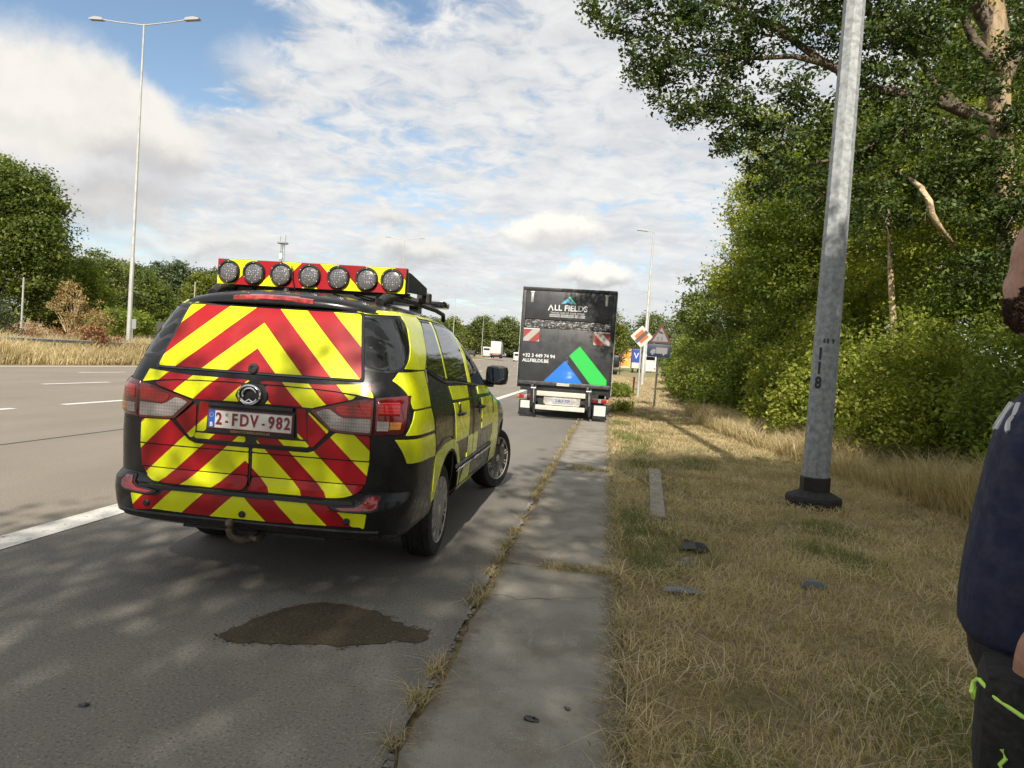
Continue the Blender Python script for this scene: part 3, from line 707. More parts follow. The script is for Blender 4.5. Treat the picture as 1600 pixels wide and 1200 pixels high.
M_platew = pbr('plate_white', (.66, .64, .60), .3, coat=.4, var=(9, .06)); M_plate_red = pbr('plate_ruby', (.20, .012, .03), .4); M_plate_blue = pbr('plate_blue', (.01, .09, .42), .35)
mb = MB(); mb.box(-.262, .258, py-.006, py, .972, 1.082, .004); plate = mb.build('number_plate', M_platew, van, sm=40)
mb = MB(); mb.box(-.257, -.218, py-.0085, py-.006, .976, 1.078, .001); mb.build('country_band', M_plate_blue, plate)
textmesh('country_letter', 'B', .034, M_platew, plate, (-.238, py-.009, .993), bold=.0012)
mb = MB()
for i in range(12):
    a = i*math.pi/6; mb.box(-.238+.012*math.cos(a)-.0015, -.238+.012*math.cos(a)+.0015, py-.0095, py-.009, 1.05+.012*math.sin(a)-.0015, 1.05+.012*math.sin(a)+.0015)
mb.build('star_ring', pbr('star_yellow', (.7, .55, .05), .4), plate)
for ch, x in zip('2-FDV-982', (-.193, -.143, -.095, -.035, .026, .083, .132, .180, .228)):
    textmesh('plate_character', ch, .098 if ch != '-' else .07, M_plate_red, plate, (x, py-.009, 1.026 if ch != '-' else 1.020), bold=.0026, sx=.80)
textmesh('plate_character', 'C', .022, M_plate_red, plate, (-.143, py-.009, 1.054), bold=.0006)
textmesh('dealer_lettering', 'GEKNOTCARROSSERIE.BE', .019, pbr('dull_gold', (.35, .22, .10), .4), holder, (.0, py-.0012, .9585), bold=.0004, sp=1.15)
mb = MB(); mb.add([(-.262, py-.007, .972)]*1, []); 
mb = MB()
for a in (((-.262, .258, .972, .976)), ((-.262, .258, 1.078, 1.082))): mb.box(a[0], a[1], py-.0085, py-.006, a[2], a[3])
for x in (-.262, .254): mb.box(x, x+.004, py-.0085, py-.006, .976, 1.078)
mb.build('plate_rim', M_plate_red, plate)

# side windows, right and left
qg = [(-.985, 1.695), (-.76, 1.712), (-.715, 1.70), (-.70, 1.66), (-.80, 1.53), (-.90, 1.44), (-.975, 1.395), (-1.02, 1.372), (-1.075, 1.36), (-1.12, 1.372), (-1.08, 1.50)]
w2 = [(-.235, 1.722), (.095, 1.728), (.030, 1.52), (.020, 1.318), (-.034, 1.302), (-.20, 1.325), (-.535, 1.395), (-.42, 1.52)]
w3 = [(.150, 1.728), (.86, 1.716), (.885, 1.52), (.87, 1.275), (.07, 1.312), (.085, 1.52)]
w4 = [(1.02, 1.712), (1.32, 1.672), (1.53, 1.56), (1.70, 1.40), (1.80, 1.24), (1.02, 1.268), (1.03, 1.52)]
def inset(P, d):
    c = Vector((sum(p[0] for p in P)/len(P), sum(p[1] for p in P)/len(P))); return [tuple(c+(Vector(p)-c)*(1-d/(Vector(p)-c).length)) for p in P]
M_glass_clear = bpy.data.materials.new('tinted_clear_glass'); M_glass_clear.use_nodes = True
n_ = N(M_glass_clear.node_tree)
for x in list(M_glass_clear.node_tree.nodes): M_glass_clear.node_tree.nodes.remove(x)
a_ = n_.new('ShaderNodeBsdfTransparent'); a_.inputs[0].default_value = (.45, .5, .48, 1); b_ = n_.new('ShaderNodeBsdfGlossy'); b_.inputs['Roughness'].default_value = .02
fr = n_.new('ShaderNodeFresnel'); fr.inputs[0].default_value = 1.5; mx_ = n_.new('ShaderNodeMixShader'); n_.link(fr.outputs[0], mx_.inputs[0]); n_.link(a_.outputs[0], mx_.inputs[1]); n_.link(b_.outputs[0], mx_.inputs[2])
oo = n_.new('ShaderNodeOutputMaterial'); n_.link(mx_.outputs[0], oo.inputs[0])
for s_ in (1, -1):
    for P, fm in ((qg, .018), (w2, .014), (w3, .014)):
        fo = drape('side_window', P, 'side', .004, M_gap, flip=s_, r=.03)
        drape('window_glass', inset(P, fm), 'side', .0065, M_glass, fo, flip=s_, r=.025)
    if s_ > 0: drape('front_window_glass', inset(w4, .006), 'side', .003, M_glass_clear, flip=s_, r=.02, skirt=0)
    else: drape('front_window_glass', w4, 'side', .005, M_glass, flip=s_, r=.02)
    # waistline moulding
    mb = MB(); L = [(-.535, 1.388), (-.3, 1.338), (-.034, 1.296), (.3, 1.292), (.87, 1.262), (1.3, 1.248), (1.82, 1.226), (2.1, 1.215)]
    mb.tube([(s_*(side_x(y, z)+.004), y, z-.006) for y, z in L], .007, 6); mb.build('waist_moulding', M_plastic, van, sm=60)
    # fluorescent films
    film = [
     ('pillar_film', [(-.665, 1.748), (-.25, 1.758), (-.255, 1.70), (-.33, 1.60), (-.43, 1.49), (-.560, 1.388), (-.70, 1.385), (-.965, 1.390), (-.87, 1.448), (-.78, 1.53), (-.69, 1.64), (-.70, 1.705)]),
     ('roof_edge_film', [(-.945, 1.735), (-.675, 1.749), (-.705, 1.722), (-.955, 1.708)]),
     ('door_frame_film', [(-.235, 1.760), (.4, 1.772), (.98, 1.765), (1.22, 1.735), (1.40, 1.672), (1.62, 1.555), (1.80, 1.42), (1.76, 1.415), (1.56, 1.575), (1.33, 1.69), (1.02, 1.733), (.86, 1.737), (.12, 1.746), (-.215, 1.740)]),
     ('window_post_film', [(.105, 1.735), (.142, 1.735), (.078, 1.52), (.062, 1.318), (.028, 1.318), (.040, 1.52)]),
     ('door_post_film', [(.872, 1.730), (.925, 1.730), (.945, 1.52), (.930, 1.272), (.882, 1.274), (.898, 1.52)]),
     ('door_post_film', [(.935, 1.730), (1.005, 1.728), (1.018, 1.52), (1.008, 1.268), (.940, 1.270), (.955, 1.52)]),
     ('quarter_film', [(-1.075, 1.318), (-1.02, 1.368), (-.60, 1.378), (-.598, 1.27), (-.62, 1.153), (-.995, 1.153), (-1.02, 1.24)]),
     ('quarter_film', [(-.985, 1.142), (-.618, 1.142), (-.585, 1.06), (-.565, .994), (-1.07, .999), (-1.03, 1.07)]),
     ('quarter_film', [(-1.115, .976), (-.555, .970), (-.525, .90), (-.515, .820), (-1.05, .832), (-1.08, .90)]),
     ('arch_film', [(-.505, .50), (-.50, .815), (-.2, .862), (.10, .868), (.28, .80), (.41, .66), (.475, .45)] + [(.445*math.cos(math.radians(a)), .36+.445*math.sin(math.radians(a))) for a in (12, 25, 40, 55, 70, 85, 100, 115, 130, 145, 161)]),
     ('sliding_door_film', [(.065, 1.262), (.78, 1.250), (.755, 1.150), (.12, 1.158)]),
     ('sliding_door_film', [(.12, 1.135), (.24, 1.133), (.25, 1.085), (.33, 1.085), (.335, 1.132), (.75, 1.128), (.72, .832), (.18, .832)]),
     ('sliding_door_film', [(.72, .822), (.955, .822), (.950, .650), (.70, .650)]),
     ('front_door_film', [(.975, .822), (1.20, .822), (1.19, .650), (.972, .650)]),
     ('sliding_door_film', [(.62, .585), (.93, .585), (.93, .455), (.52, .455)]),
     ('sill_film', [(.50, .443), (1.18, .443), (1.10, .405), (.48, .405)]),
     ('front_door_film', [(1.28, 1.238), (1.92, 1.220), (1.98, 1.150), (1.26, 1.158)]),
     ('front_door_film', [(1.40, 1.120), (2.05, 1.118), (2.08, .832), (1.40, .832)]),
     ('front_wing_film', [(2.12, 1.10), (2.40, 1.09), (2.54, .70), (2.57, .42), (2.10, .42), (2.10, .80)]),
    ]
    for nm, P in film:
        if s_ < 0 and nm == 'quarter_film': P = [(max(-.86, y), z) for y, z in P]
        drape(nm, P, 'side', .005, M_yside, flip=s_, r=.006)
    # panel gaps
    mb = MB()
    for L in ([(-.545, 1.385), (-.57, 1.30), (-.56, 1.15), (-.52, .95), (-.50, .82)], [(.10, 1.13), (.10, .9), (.115, .70), (.10, .42)], [(.965, 1.25), (.965, .9), (.945, .62), (.94, .42)], [(2.11, 1.15), (2.11, .8), (2.09, .42)], [(-.5, .835), (-.25, .905), (0, .90), (.10, .86)], [(.11, 1.146), (1.0, 1.142), (2.1, 1.135)], [(.08, .447), (1.0, .447), (2.2, .447)], [(-1.02, 1.147), (-.6, 1.147)], [(-1.12, .986), (-.54, .982)]):
        for a, b in zip(L, L[1:]):
            q = 5; pts_ = [(a[0]+(b[0]-a[0])*i/q, a[1]+(b[1]-a[1])*i/q) for i in range(q+1)]
            mb.tube([(s_*(side_x(y, z)+.0035), y, z) for y, z in pts_], .0028, 4, caps=False)
    mb.build('panel_seams', M_gap, van)
    # handles
    for y in (.30, 1.29):
        mb = MB(); x = side_x(y, 1.04); mb.lathe([(.0, -.002), (.045, 0), (.060, .004), (.0, .006)], 16, Matrix.Translation((s_*x, y, 1.035)) @ Matrix.Rotation(s_*math.pi/2, 4, 'Y'))
        mb.box(min(s_*x, s_*(x+.006)), max(s_*x, s_*(x+.006)), y-.03, y+.03, .985, 1.12, .002)
        hs = mb.build('handle_scoop', M_gap, van, sm=50)
        mb = MB(); mb.tube([(s_*(x+.004), y-.095, 1.045), (s_*(x+.035), y-.07, 1.048), (s_*(x+.038), y+.05, 1.048), (s_*(x+.006), y+.085, 1.045)], [.012, .014, .014, .011], 8); mb.build('door_handle', M_black, van, sm=50)
    for y0, y1 in ((.27, .93), (.985, 2.02)):
        mb = MB(); L = [(y0+(y1-y0)*i/6) for i in range(7)]
        mb.tube([(s_*(side_x(y, .60)+.010), y, .600-.004*(i == 0)) for i, y in enumerate(L)], [.004]+[.013]*5+[.008], 6); mb.build('rub_strip', M_chrome, van, sm=60)
        mb = MB(); mb.tube([(s_*(side_x(y, .63)+.004), y, .632) for y in L], .016, 6); mb.build('rub_strip_backing', M_plastic, van, sm=60)
    # arch liners lips
    for y0, rr in ((0, .43), (3.0, .44)):
        mb = MB(); mb.tube([(s_*(side_x(min(y0+rr*math.cos(a), 3.6), .36+rr*math.sin(a))-.004), y0+rr*math.cos(a), .36+rr*math.sin(a)) for a in [math.pi*i/24 for i in range(25)]], .010, 6); mb.build('arch_lip', M_plastic, van, sm=60)
    # mirrors
    mb = MB(); mb.box(s_*.975-.115, s_*.975+.115, 2.00, 2.15, 1.225, 1.425, .058); mb.box(min(s_*.84, s_*.95), max(s_*.84, s_*.95), 2.03, 2.10, 1.20, 1.275, .012)
    mi = mb.build('door_mirror', M_black, van, sm=50)
    mb = MB(); mb.prism(rpoly([(s_*.975-.09, 1.25), (s_*.975+.09, 1.25), (s_*.975+.085, 1.39), (s_*.975-.08, 1.40)], .04), 'y', 1.996, 2.0); mb.build('mirror_glass', pbr('mirror_glass', (.10, .12, .15), .03, metal=1), mi)
    # roof rails
    mb = MB(); rx = .615
    mb.tube([(s_*rx*.93, -.70, 1.80), (s_*rx*.95, -.62, 1.835), (s_*rx*.97, -.50, 1.853), (s_*rx, 0, 1.862), (s_*rx, .7, 1.86), (s_*rx, .98, 1.845), (s_*rx*.97, 1.08, 1.80)], [.03, .036, .022, .018, .018, .018, .02], 8)
    mb.build('roof_rail', M_plastic, van, sm=60)

# wheels
def wheel(x, y, steer, s_):
    w_ = empty('wheel', (x, y, .345), 0); w_.parent = van; w_.rotation_euler = (0, 0, -steer)
    A = rotY if s_ > 0 else Matrix.Rotation(-math.pi/2, 4, 'Y')
    mb = MB(); prof = [(.235, -.105), (.25, -.112), (.30, -.112), (.330, -.100), (.341, -.075), (.345, -.04), (.345, .04), (.341, .075), (.330, .098), (.30, .108), (.256, .106), (.244, .100)]
    mb.lathe(prof, 48, A)
    for k in range(-2, 3): pass
    t_ = mb.build('tyre', M_rubber, w_, sm=40)
    mb = MB()
    for k in (-.055, -.02, .02, .055): mb.lathe([(.3462, k-.004), (.3462, k+.004)], 48, A)
    mb.build('tread_groove', M_gap, t_)
    mb = MB(); mb.lathe([(.236, -.10), (.222, -.09), (.215, 0), (.222, .085), (.234, .102), (.243, .106), (.245, .100)], 48, A)
    mb.lathe([(.055, .055), (.052, .096), (.035, .102), (0, .102)], 24, A)
    for k in range(10):                                        # paired spokes
        for d in (-.16, .16):
            a = 2*math.pi*k/10 + (d if k % 1 == 0 else 0)*.55
            a0 = 2*math.pi*k/10
            p0 = Vector((.045*math.cos(a0), .045*math.sin(a0), .092)); p1 = Vector((.226*math.cos(a), .230*math.sin(a), .104))
            tn = (p1-p0).normalized(); sd = tn.cross(Vector((0, 0, 1))).normalized()*.0125; up_ = Vector((0, 0, .012))
            q = [p0-sd-up_, p0+sd-up_, p1+sd*.9-up_, p1-sd*.9-up_, p0-sd*.6, p0+sd*.6, p1+sd*.6, p1-sd*.6]
            mb.add([A @ v for v in q], [(4, 5, 6, 7), (0, 1, 5, 4), (1, 2, 6, 5), (2, 3, 7, 6), (3, 0, 4, 7)])
    mb.build('rim', M_alloy, w_, sm=40)
    mb = MB(); mb.lathe([(0, -.01), (.15, -.01), (.15, -.03), (.215, -.04), (.216, -.08)], 36, A); mb.build('brake_disc', pbr('brake_disc', (.012, .011, .010), .6), w_, sm=40)
wheel(.80, 0, 0, 1); wheel(-.80, 0, 0, -1); wheel(.83, 3.0, math.radians(20), 1); wheel(-.795, 3.0, math.radians(18), -1)
# underbody, tow bar, exhaust
mb = MB(); mb.box(-.5, .5, -.6, 3.3, .30, .37); mb.tube([(-.6, 0, .33), (.6, 0, .33)], .05, 8); mb.box(-.45, .45, -1.10, -1.04, .34, .38); mb.box(-.66, -.45, 2.6, 3.3, .22, .36); mb.box(.45, .66, 2.6, 3.3, .22, .36)
mb.build('underbody', M_gap, van)
M_rusty = pbr('weathered_tow_steel', (.115, .09, .07), .65, metal=.5, var=(25, .4))
mb = MB(); mb.lathe([(.014, -.05), (.014, -.024), (.022, -.017), (.026, 0), (.022, .016), (.012, .024), (0, .0245)], 18, Matrix.Translation((-.07, -1.255, .428)))
mb.tube([(-.07, -1.255, .40), (-.068, -1.252, .365), (-.045, -1.235, .335), (0, -1.20, .320), (.04, -1.15, .325), (.05, -1.08, .335)], [.018, .019, .023, .024, .024, .026], 10)
mb.tube([(.02, -1.17, .33), (.075, -1.19, .33)], [.022, .020], 10)
mb.tube([(-.13, -1.16, .36), (-.09, -1.19, .355), (-.085, -1.16, .35)], .017, 8)
mb.build('tow_ball', M_rusty, van, sm=50)
# rear roof lamp bar
ybar = -.475
M_barchev = stripe_mat('lamp_bar_chevrons', [0, .05, .23, .367, .554, .756], [YEL, RED, YEL, RED, YEL, RED], 1.0, 0.0, 0, 2.0)
# colour bounds for the bar: s = z-1.88+|x| ; shift z through the object's own origin
lb = empty('lamp_bar', (0, ybar, 1.885), 0); lb.parent = van
mb = MB(); mb.box(-.675, .672, 0, .055, -.004, .172, .004); mb.build('bar_housing', M_gap, lb, sm=40)
mb = MB(); mb.add([(-.672, -.003, -.001), (.669, -.003, -.001), (.669, -.003, .169), (-.672, -.003, .169)], [(0, 1, 2, 3)]); mb.build('bar_film', M_barchev, lb)
m_ = bpy.data.materials.new('led_array'); m_.use_nodes = True; n = N(m_.node_tree); b = m_.node_tree.nodes['Principled BSDF']
co = n.new('ShaderNodeTexCoord').outputs['Object']; vo = n.new('ShaderNodeTexVoronoi'); n.link(co, vo.inputs['Vector']); vo.inputs['Scale'].default_value = 62; vo.inputs['Randomness'].default_value = .55
n.link(n.ramp(vo.outputs['Distance'], [(.10, (.75, .74, .76)), (.22, (.25, .245, .255)), (.42, (.085, .082, .088)), (.6, (.15, .145, .15))]), b.inputs['Base Color']); b.inputs['Roughness'].default_value = .22; b.inputs['Metallic'].default_value = .5; b.inputs['Coat Weight'].default_value = .8
M_led = m_
for x in (-.585, -.402, -.205, -.002, .203, .402, .580):
    T = Matrix.Translation((x, -.003, .084)) @ Matrix.Rotation(math.pi/2, 4, 'X')
    o = empty('warning_lamp', (0, 0, 0), 0); o.parent = lb
    mb = MB(); mb.lathe([(.079, 0), (.079, .020), (.074, .027), (.064, .027), (.0625, .016), (0, .016)], 32, T); r_ = mb.build('lamp_ring', M_gap, o, sm=40)
    mb = MB(); mb.lathe([(.0625, .0165), (.04, .0225), (.02, .0245), (0, .025)], 32, T); mb.build('lamp_lens', M_led, o, sm=60)
    mb = MB()
    for k in range(6): a = k*math.pi/3+.5; mb.lathe([(.0035, .027), (.0035, .029), (0, .0295)], 6, Matrix.Translation((x+.069*math.cos(a), -.003, .084+.069*math.sin(a))) @ Matrix.Rotation(math.pi/2, 4, 'X'))
    mb.build('lamp_screws', M_alloy, o)
# frame that carries the bar
for s_ in (-1, 1):
    mb = MB(); mb.prism([(ybar+.05, 1.90), (ybar+.05, 2.035), (ybar+.12, 2.035), (.10, 1.985), (.12, 1.93), (.0, 1.925)], 'x', s_*.66-.015, s_*.66+.015); mb.build('bar_arm', M_plastic, van)
mb = MB(); mb.box(-.66, .66, -.36, -.30, 1.872, 1.90); mb.box(-.66, .66, .02, .07, 1.872, 1.90)
for s_ in (-1, 1):
    mb.box(s_*.56-.02, s_*.56+.02, -.47, .3, 1.878, 1.91)
    mb.box(s_*.50-.05, s_*.50+.05, -.42, -.34, 1.82, 1.875)
mb.box(.60, .70, .10, .18, 1.87, 1.95, .01); mb.box(-.12, -.02, -.44, -.38, 1.83, 1.88, .01); mb.build('roof_rack', M_plastic, van)
mb = MB()
for i in range(5): mb.tube([(-.3+.15*i, -.43, 1.86), (-.1+.12*i, -.34, 1.835), (.1+.1*i, -.2, 1.85)], .005, 5)
mb.tube([(.30, -.43, 1.868), (.45, -.36, 1.84), (.62, -.2, 1.862)], .006, 5); mb.build('roof_cables', M_gap, van)
mb = MB(); mb.tube([(-.125, -.50, 2.03), (-.115, -.51, 1.95), (-.10, -.49, 1.87)], .004, 5); mb.lathe([(.03, 0), (.03, .02), (.012, .05), (0, .05)], 12, Matrix.Translation((-.10, -.62, 1.815))); mb.build('roof_aerial', M_gap, van, sm=50)
mb = MB(); mb.box(-.66, .66, .80, 1.04, 1.895, 1.955, .025); mb.box(-.42, -.34, .85, .98, 1.82, 1.90); mb.box(.34, .42, .85, .98, 1.82, 1.90); mb.build('front_light_bar', pbr('dark_blue_lens', (.012, .014, .02), .12, coat=1), van, sm=50)
# driver in the cabin
drv = empty('person', (-2.065, 5.069, 0), math.radians(.967), label='person in a dark green and reflective jacket seated inside the chevron van', cat='person')
def skin_figure(name, J, E, mat, parent, lvl=2, root=0):
    me = bpy.data.meshes.new(name); me.from_pydata([j[0] for j in J], E, []); o = link(name, me, parent, mat)
    sk = o.modifiers.new('skin', 'SKIN'); sk.use_smooth_shade = True
    for i, j in enumerate(J):
        r = j[1] if isinstance(j[1], tuple) else (j[1], j[1]); me.skin_vertices[0].data[i].radius = r
        me.skin_vertices[0].data[i].use_root = (i == root)
    ss_ = o.modifiers.new('sub', 'SUBSURF'); ss_.levels = lvl; ss_.render_levels = lvl
    dg = bpy.context.evaluated_depsgraph_get(); nm = bpy.data.meshes.new_from_object(o.evaluated_get(dg)); o.modifiers.clear(); o.data = nm
    for p in nm.polygons: p.use_smooth = True
    if not nm.materials: nm.materials.append(mat)
    return o
M_skin = pbr('skin', (.36, .19, .13), .6, var=(40, .16), bump=(160, .25, .002))
J = [((.42, 1.30, 1.02), (.13, .16)), ((.42, 1.32, 1.22), (.12, .19)), ((.42, 1.36, 1.36), (.09, .17)), ((.42, 1.38, 1.45), .05), ((.42, 1.41, 1.53), (.075, .085)), ((.42, 1.42, 1.61), (.07, .085)), ((.60, 1.38, 1.33), .055), ((.66, 1.52, 1.18), .045), ((.55, 1.68, 1.22), .035), ((.24, 1.38, 1.33), .055), ((.2, 1.5, 1.18), .045), ((.3, 1.66, 1.22), .035)]
bdy = skin_figure('body', J, [(0, 1), (1, 2), (2, 3), (3, 4), (4, 5), (2, 6), (6, 7), (7, 8), (2, 9), (9, 10), (10, 11)], M_skin, drv)
M_jkt = pbr('green_jacket', (.02, .14, .07), .7)
J = [((.42, 1.29, 1.02), (.15, .18)), ((.42, 1.31, 1.22), (.14, .21)), ((.42, 1.36, 1.36), (.10, .19)), ((.61, 1.38, 1.33), .07), ((.67, 1.51, 1.19), .058), ((.23, 1.38, 1.33), .07), ((.19, 1.5, 1.19), .058)]
skin_figure('jacket', J, [(0, 1), (1, 2), (2, 3), (3, 4), (2, 5), (5, 6)], M_jkt, drv)
# ------------------------------------------------------------------ black box truck
trk = empty('box_truck', (-1.15, 19.0, 0), 0, label='black box truck with a green and blue peak design parked on the shoulder', cat='truck')
M_tpaint = pbr('dark_graphite_panel', (.024, .026, .029), .36, coat=.2, var=(2, .12))
M_tframe = pbr('dark_frame', (.016, .017, .019), .4, var=(8, .3))
M_dim = pbr('scuffed_dark_aluminium', (.06, .062, .065), .38, metal=.5, var=(10, .4))
M_alu = pbr('scuffed_aluminium', (.42, .41, .39), .42, metal=.75, var=(7, .3))
M_creamp = pbr('pale_bumper_bar', (.46, .44, .38), .45, var=(6, .12))
M_white = pbr('white_paint', (.48, .48, .46), .4, var=(4, .08))
M_green = pbr('green_film', (.02, .40, .06), .35, coat=.3); M_blue = pbr('blue_film', (.010, .13, .50), .35, coat=.3)
M_teal = pbr('pale_blue_film', (.10, .36, .58), .35); M_mint = pbr('mint_film', (.12, .52, .36), .35)
M_lett = pbr('white_lettering', (.52, .53, .54), .4)
mb = MB(); mb.box(-1.25, 1.25, .05, 6.6, .98, 3.50, .03); mb.build('box_body', M_tpaint, trk, sm=40)
mb = MB()
mb.box(-1.27, -1.17, -.02, .05, .80, 3.50, .012); mb.box(1.17, 1.27, -.02, .05, .66, 3.50, .012); mb.box(-1.27, 1.27, -.03, .05, 3.43, 3.52, .012); mb.box(-1.17, 1.17, -.01, .05, .72, .98, .006)
mb.build('rear_frame', M_tframe, trk, sm=40)
mb = MB(); mb.box(1.272, 1.285, .0, .12, .70, 3.48); mb.box(-1.285, -1.272, .0, .12, .84, 3.48); mb.build('frame_edge_strip', M_alu, trk)
mb = MB(); mb.box(-1.165, 1.165, -.012, .048, 2.66, 3.425, .008); up_ = mb.build('upper_door', M_tpaint, trk, sm=40)
mb = MB(); mb.box(-1.165, 1.165, -.03, .045, 2.42, 2.64, .008); mb.box(-1.165, 1.165, -.045, -.03, 2.615, 2.635); scuffed = mb.build('scuffed_door_edge', pbr('scraped_edge', (.10, .10, .10), .5, metal=.3, bump=(60, .6, .01)), trk, sm=40)
mm_ = scuffed.data.materials[0]; n = N(mm_.node_tree); b = mm_.node_tree.nodes['Principled BSDF']; co = n.new('ShaderNodeTexCoord').outputs['Object']
n.link(n.mix(n.ss(n.noise(n.vm('MULTIPLY', co, (1, 1, 2.5)), 16, 6, .8), .52, .58), (.02, .02, .022), (.42, .42, .41)), b.inputs['Base Color'])
mb = MB(); mb.box(-1.20, 1.20, -.075, -.012, .985, 2.41, .006); lift = mb.build('tail_lift_platform', M_tpaint, trk, sm=40)
mb = MB(); mb.box(-1.235, 1.235, -.11, -.03, .885, .985, .01); mb.build('platform_lip', M_dim, trk, sm=40)
for s_ in (-1, 1):                                             # hinge straps on the upper door
    mb = MB(); mb.box(s_*1.0-.035, s_*1.0+.035, -.03, -.012, 3.10, 3.39, .004); mb.box(s_*1.0-.055, s_*1.0+.055, -.035, -.012, 3.36, 3.40, .004); mb.build('hinge', M_alu, trk, sm=40)
M_hazard = bpy.data.materials.new('red_white_hatching'); M_hazard.use_nodes = True; n = N(M_hazard.node_tree); b = M_hazard.node_tree.nodes['Principled BSDF']
co = n.new('ShaderNodeTexCoord').outputs['Object']; sp_n = n.new('ShaderNodeSeparateXYZ'); n.link(co, sp_n.inputs[0])
q_ = n.m('FRACT', n.m('DIVIDE', n.m('SUBTRACT', sp_n.outputs[2], n.m('MULTIPLY', n.m('ABSOLUTE', sp_n.outputs[0]), -1.0)), .44))
n.link(n.mix(n.m('GREATER_THAN', q_, .5), (.30, .29, .27), (.24, .035, .025)), b.inputs['Base Color']); b.inputs['Roughness'].default_value = .4
for x0, x1 in ((-1.17, -.74), (.72, 1.15)):
    mb = MB(); mb.box(x0, x1, -.080, -.075, 2.05, 2.37); o = mb.build('hazard_board', M_hazard, trk)
    mb = MB(); mb.box(x0, x1, -.083, -.076, 2.375, 2.40); mb.build('board_top_edge', M_lett, trk)
mb = MB(); mb.add([(-.55, -.078, .99), (.505, -.078, .99), (.0, -.078, 1.58)], [(0, 1, 2)]); mb.build('blue_triangle', M_blue, trk)
mb = MB(); mb.add([(.71, -.078, .99), (1.14, -.078, .99), (1.14, -.078, 1.13), (.37, -.078, 1.99), (.10, -.078, 1.72)], [(0, 1, 2, 3, 4)]); mb.build('green_band', M_green, trk)
tl = [('+32 3 449 74 94', -.72, 1.665, .132), ('ALLFIELDS.BE', -.80, 1.53, .122)]
for t_, x, z, sz in tl: textmesh('lettering', t_, sz, M_lett, trk, (x, -.079, z), bold=.003, ext=.001)
textmesh('lettering', 'LL FIELDS', .215, M_lett, trk, (.055, -.016, 2.985), bold=.004, ext=.001)
mb = MB(); 
for a, b_ in (((-.55, 2.91), (-.485, 3.06)), ((-.42, 2.91), (-.485, 3.06))):
    d = (Vector(b_)-Vector(a)).normalized(); p = Vector((-d.y, d.x))*.014; A, B = Vector(a), Vector(b_); mb.add([(A.x-p.x, -.016, A.y-p.y), (A.x+p.x, -.016, A.y+p.y), (B.x+p.x, -.016, B.y+p.y), (B.x-p.x, -.016, B.y-p.y)], [(0, 1, 2, 3)])
mb.build('lettering', M_lett, trk)
textmesh('small_lettering', 'TAKING CARE OF YOUR OFFICE', .058, M_lett, trk, (-.03, -.016, 2.855), ext=.001, sp=1.1)
for z in (2.80, 2.755): textmesh('small_lettering', 'MAINTENANCE  RECONSTRUCTION  INSTALLATION', .050, M_lett, trk, (-.03, -.016, z), bold=.001, ext=.001, sx=.80)
mb = MB(); mb.add([(-.21, -.016, 3.11), (-.10, -.016, 3.11), (-.045, -.016, 3.17), (.02, -.016, 3.11), (.11, -.016, 3.11), (-.03, -.016, 3.25), (-.07, -.016, 3.25)], [(0, 1, 2, 6), (2, 3, 4, 5, 6)]); mb.build('peak_emblem', M_teal, trk)
mb = MB(); mb.add([(.135, -.016, 3.11), (.20, -.016, 3.11), (.01, -.016, 3.31), (-.03, -.016, 3.28)], [(0, 1, 2, 3)]); mb.build('peak_emblem', M_mint, trk)
mb = MB(); mb.box(-.18, .16, -.114, -.110, .90, .965); pl_ = mb.build('maker_plate', pbr('cream_plate', (.6, .58, .5), .4), trk)
textmesh('maker_lettering', 'DHOLLANDIA', .055, M_tframe, pl_, (-.01, -.116, .933), bold=.001)
for x in (-.78, .70):
    mb = MB(); mb.box(x-.08, x+.0, -.30, -.06, .30, .90, .015); mb.box(x+.02, x+.08, -.26, -.02, .12, .86, .015); mb.tube([(x-.04, -.32, .78), (x, -.30, .45), (x+.03, -.2, .2)], .03, 8); mb.build('lift_arm', M_tframe, trk, sm=40)
mb = MB()
for x in (-.78, .70): mb.tube([(x-.06, -.31, .80), (x+.06, -.31, .80)], .03, 8); mb.tube([(x+.01, -.30, .78), (x+.02, -.30, .42)], .022, 8)
mb.build('lift_rams', M_alu, trk, sm=50)
mb = MB(); mb.box(-.70, .62, -.12, -.04, .60, .73, .01); mb.build('crossbeam', M_creamp, trk, sm=40)
mb = MB(); mb.box(-.70, .62, -.30, -.20, .24, .36, .015); mb.build('underrun_bar', M_creamp, trk, sm=40)
mb = MB(); mb.box(-.50, .48, -.10, -.06, .40, .58); mb.build('plate_backing', M_alu, trk)
mb = MB(); mb.box(-.46, .46, -.11, -.07, .37, .41); mb.build('pale_rail', M_creamp, trk)
mb = MB(); mb.box(-.27, .25, -.118, -.102, .42, .55, .004); tp = mb.build('number_plate', M_platew, trk); tp.data.materials[0] = pbr('grubby_plate', (.30, .31, .36), .4)
textmesh('plate_text', '2-BLF-729', .105, pbr('dark_plate_text', (.03, .03, .07), .4), tp, (.01, -.120, .487), bold=.002, sx=.9)
mb = MB(); mb.box(-.95, .95, -.02, .3, .44, .72); mb.box(-.42, -.34, .1, 7.6, .62, .86); mb.box(.34, .42, .1, 7.6, .62, .86)
for y in (.6, 2, 3.5, 5): mb.box(-1.1, 1.1, y, y+.08, .86, .975)
mb.build('chassis', M_tframe, trk)
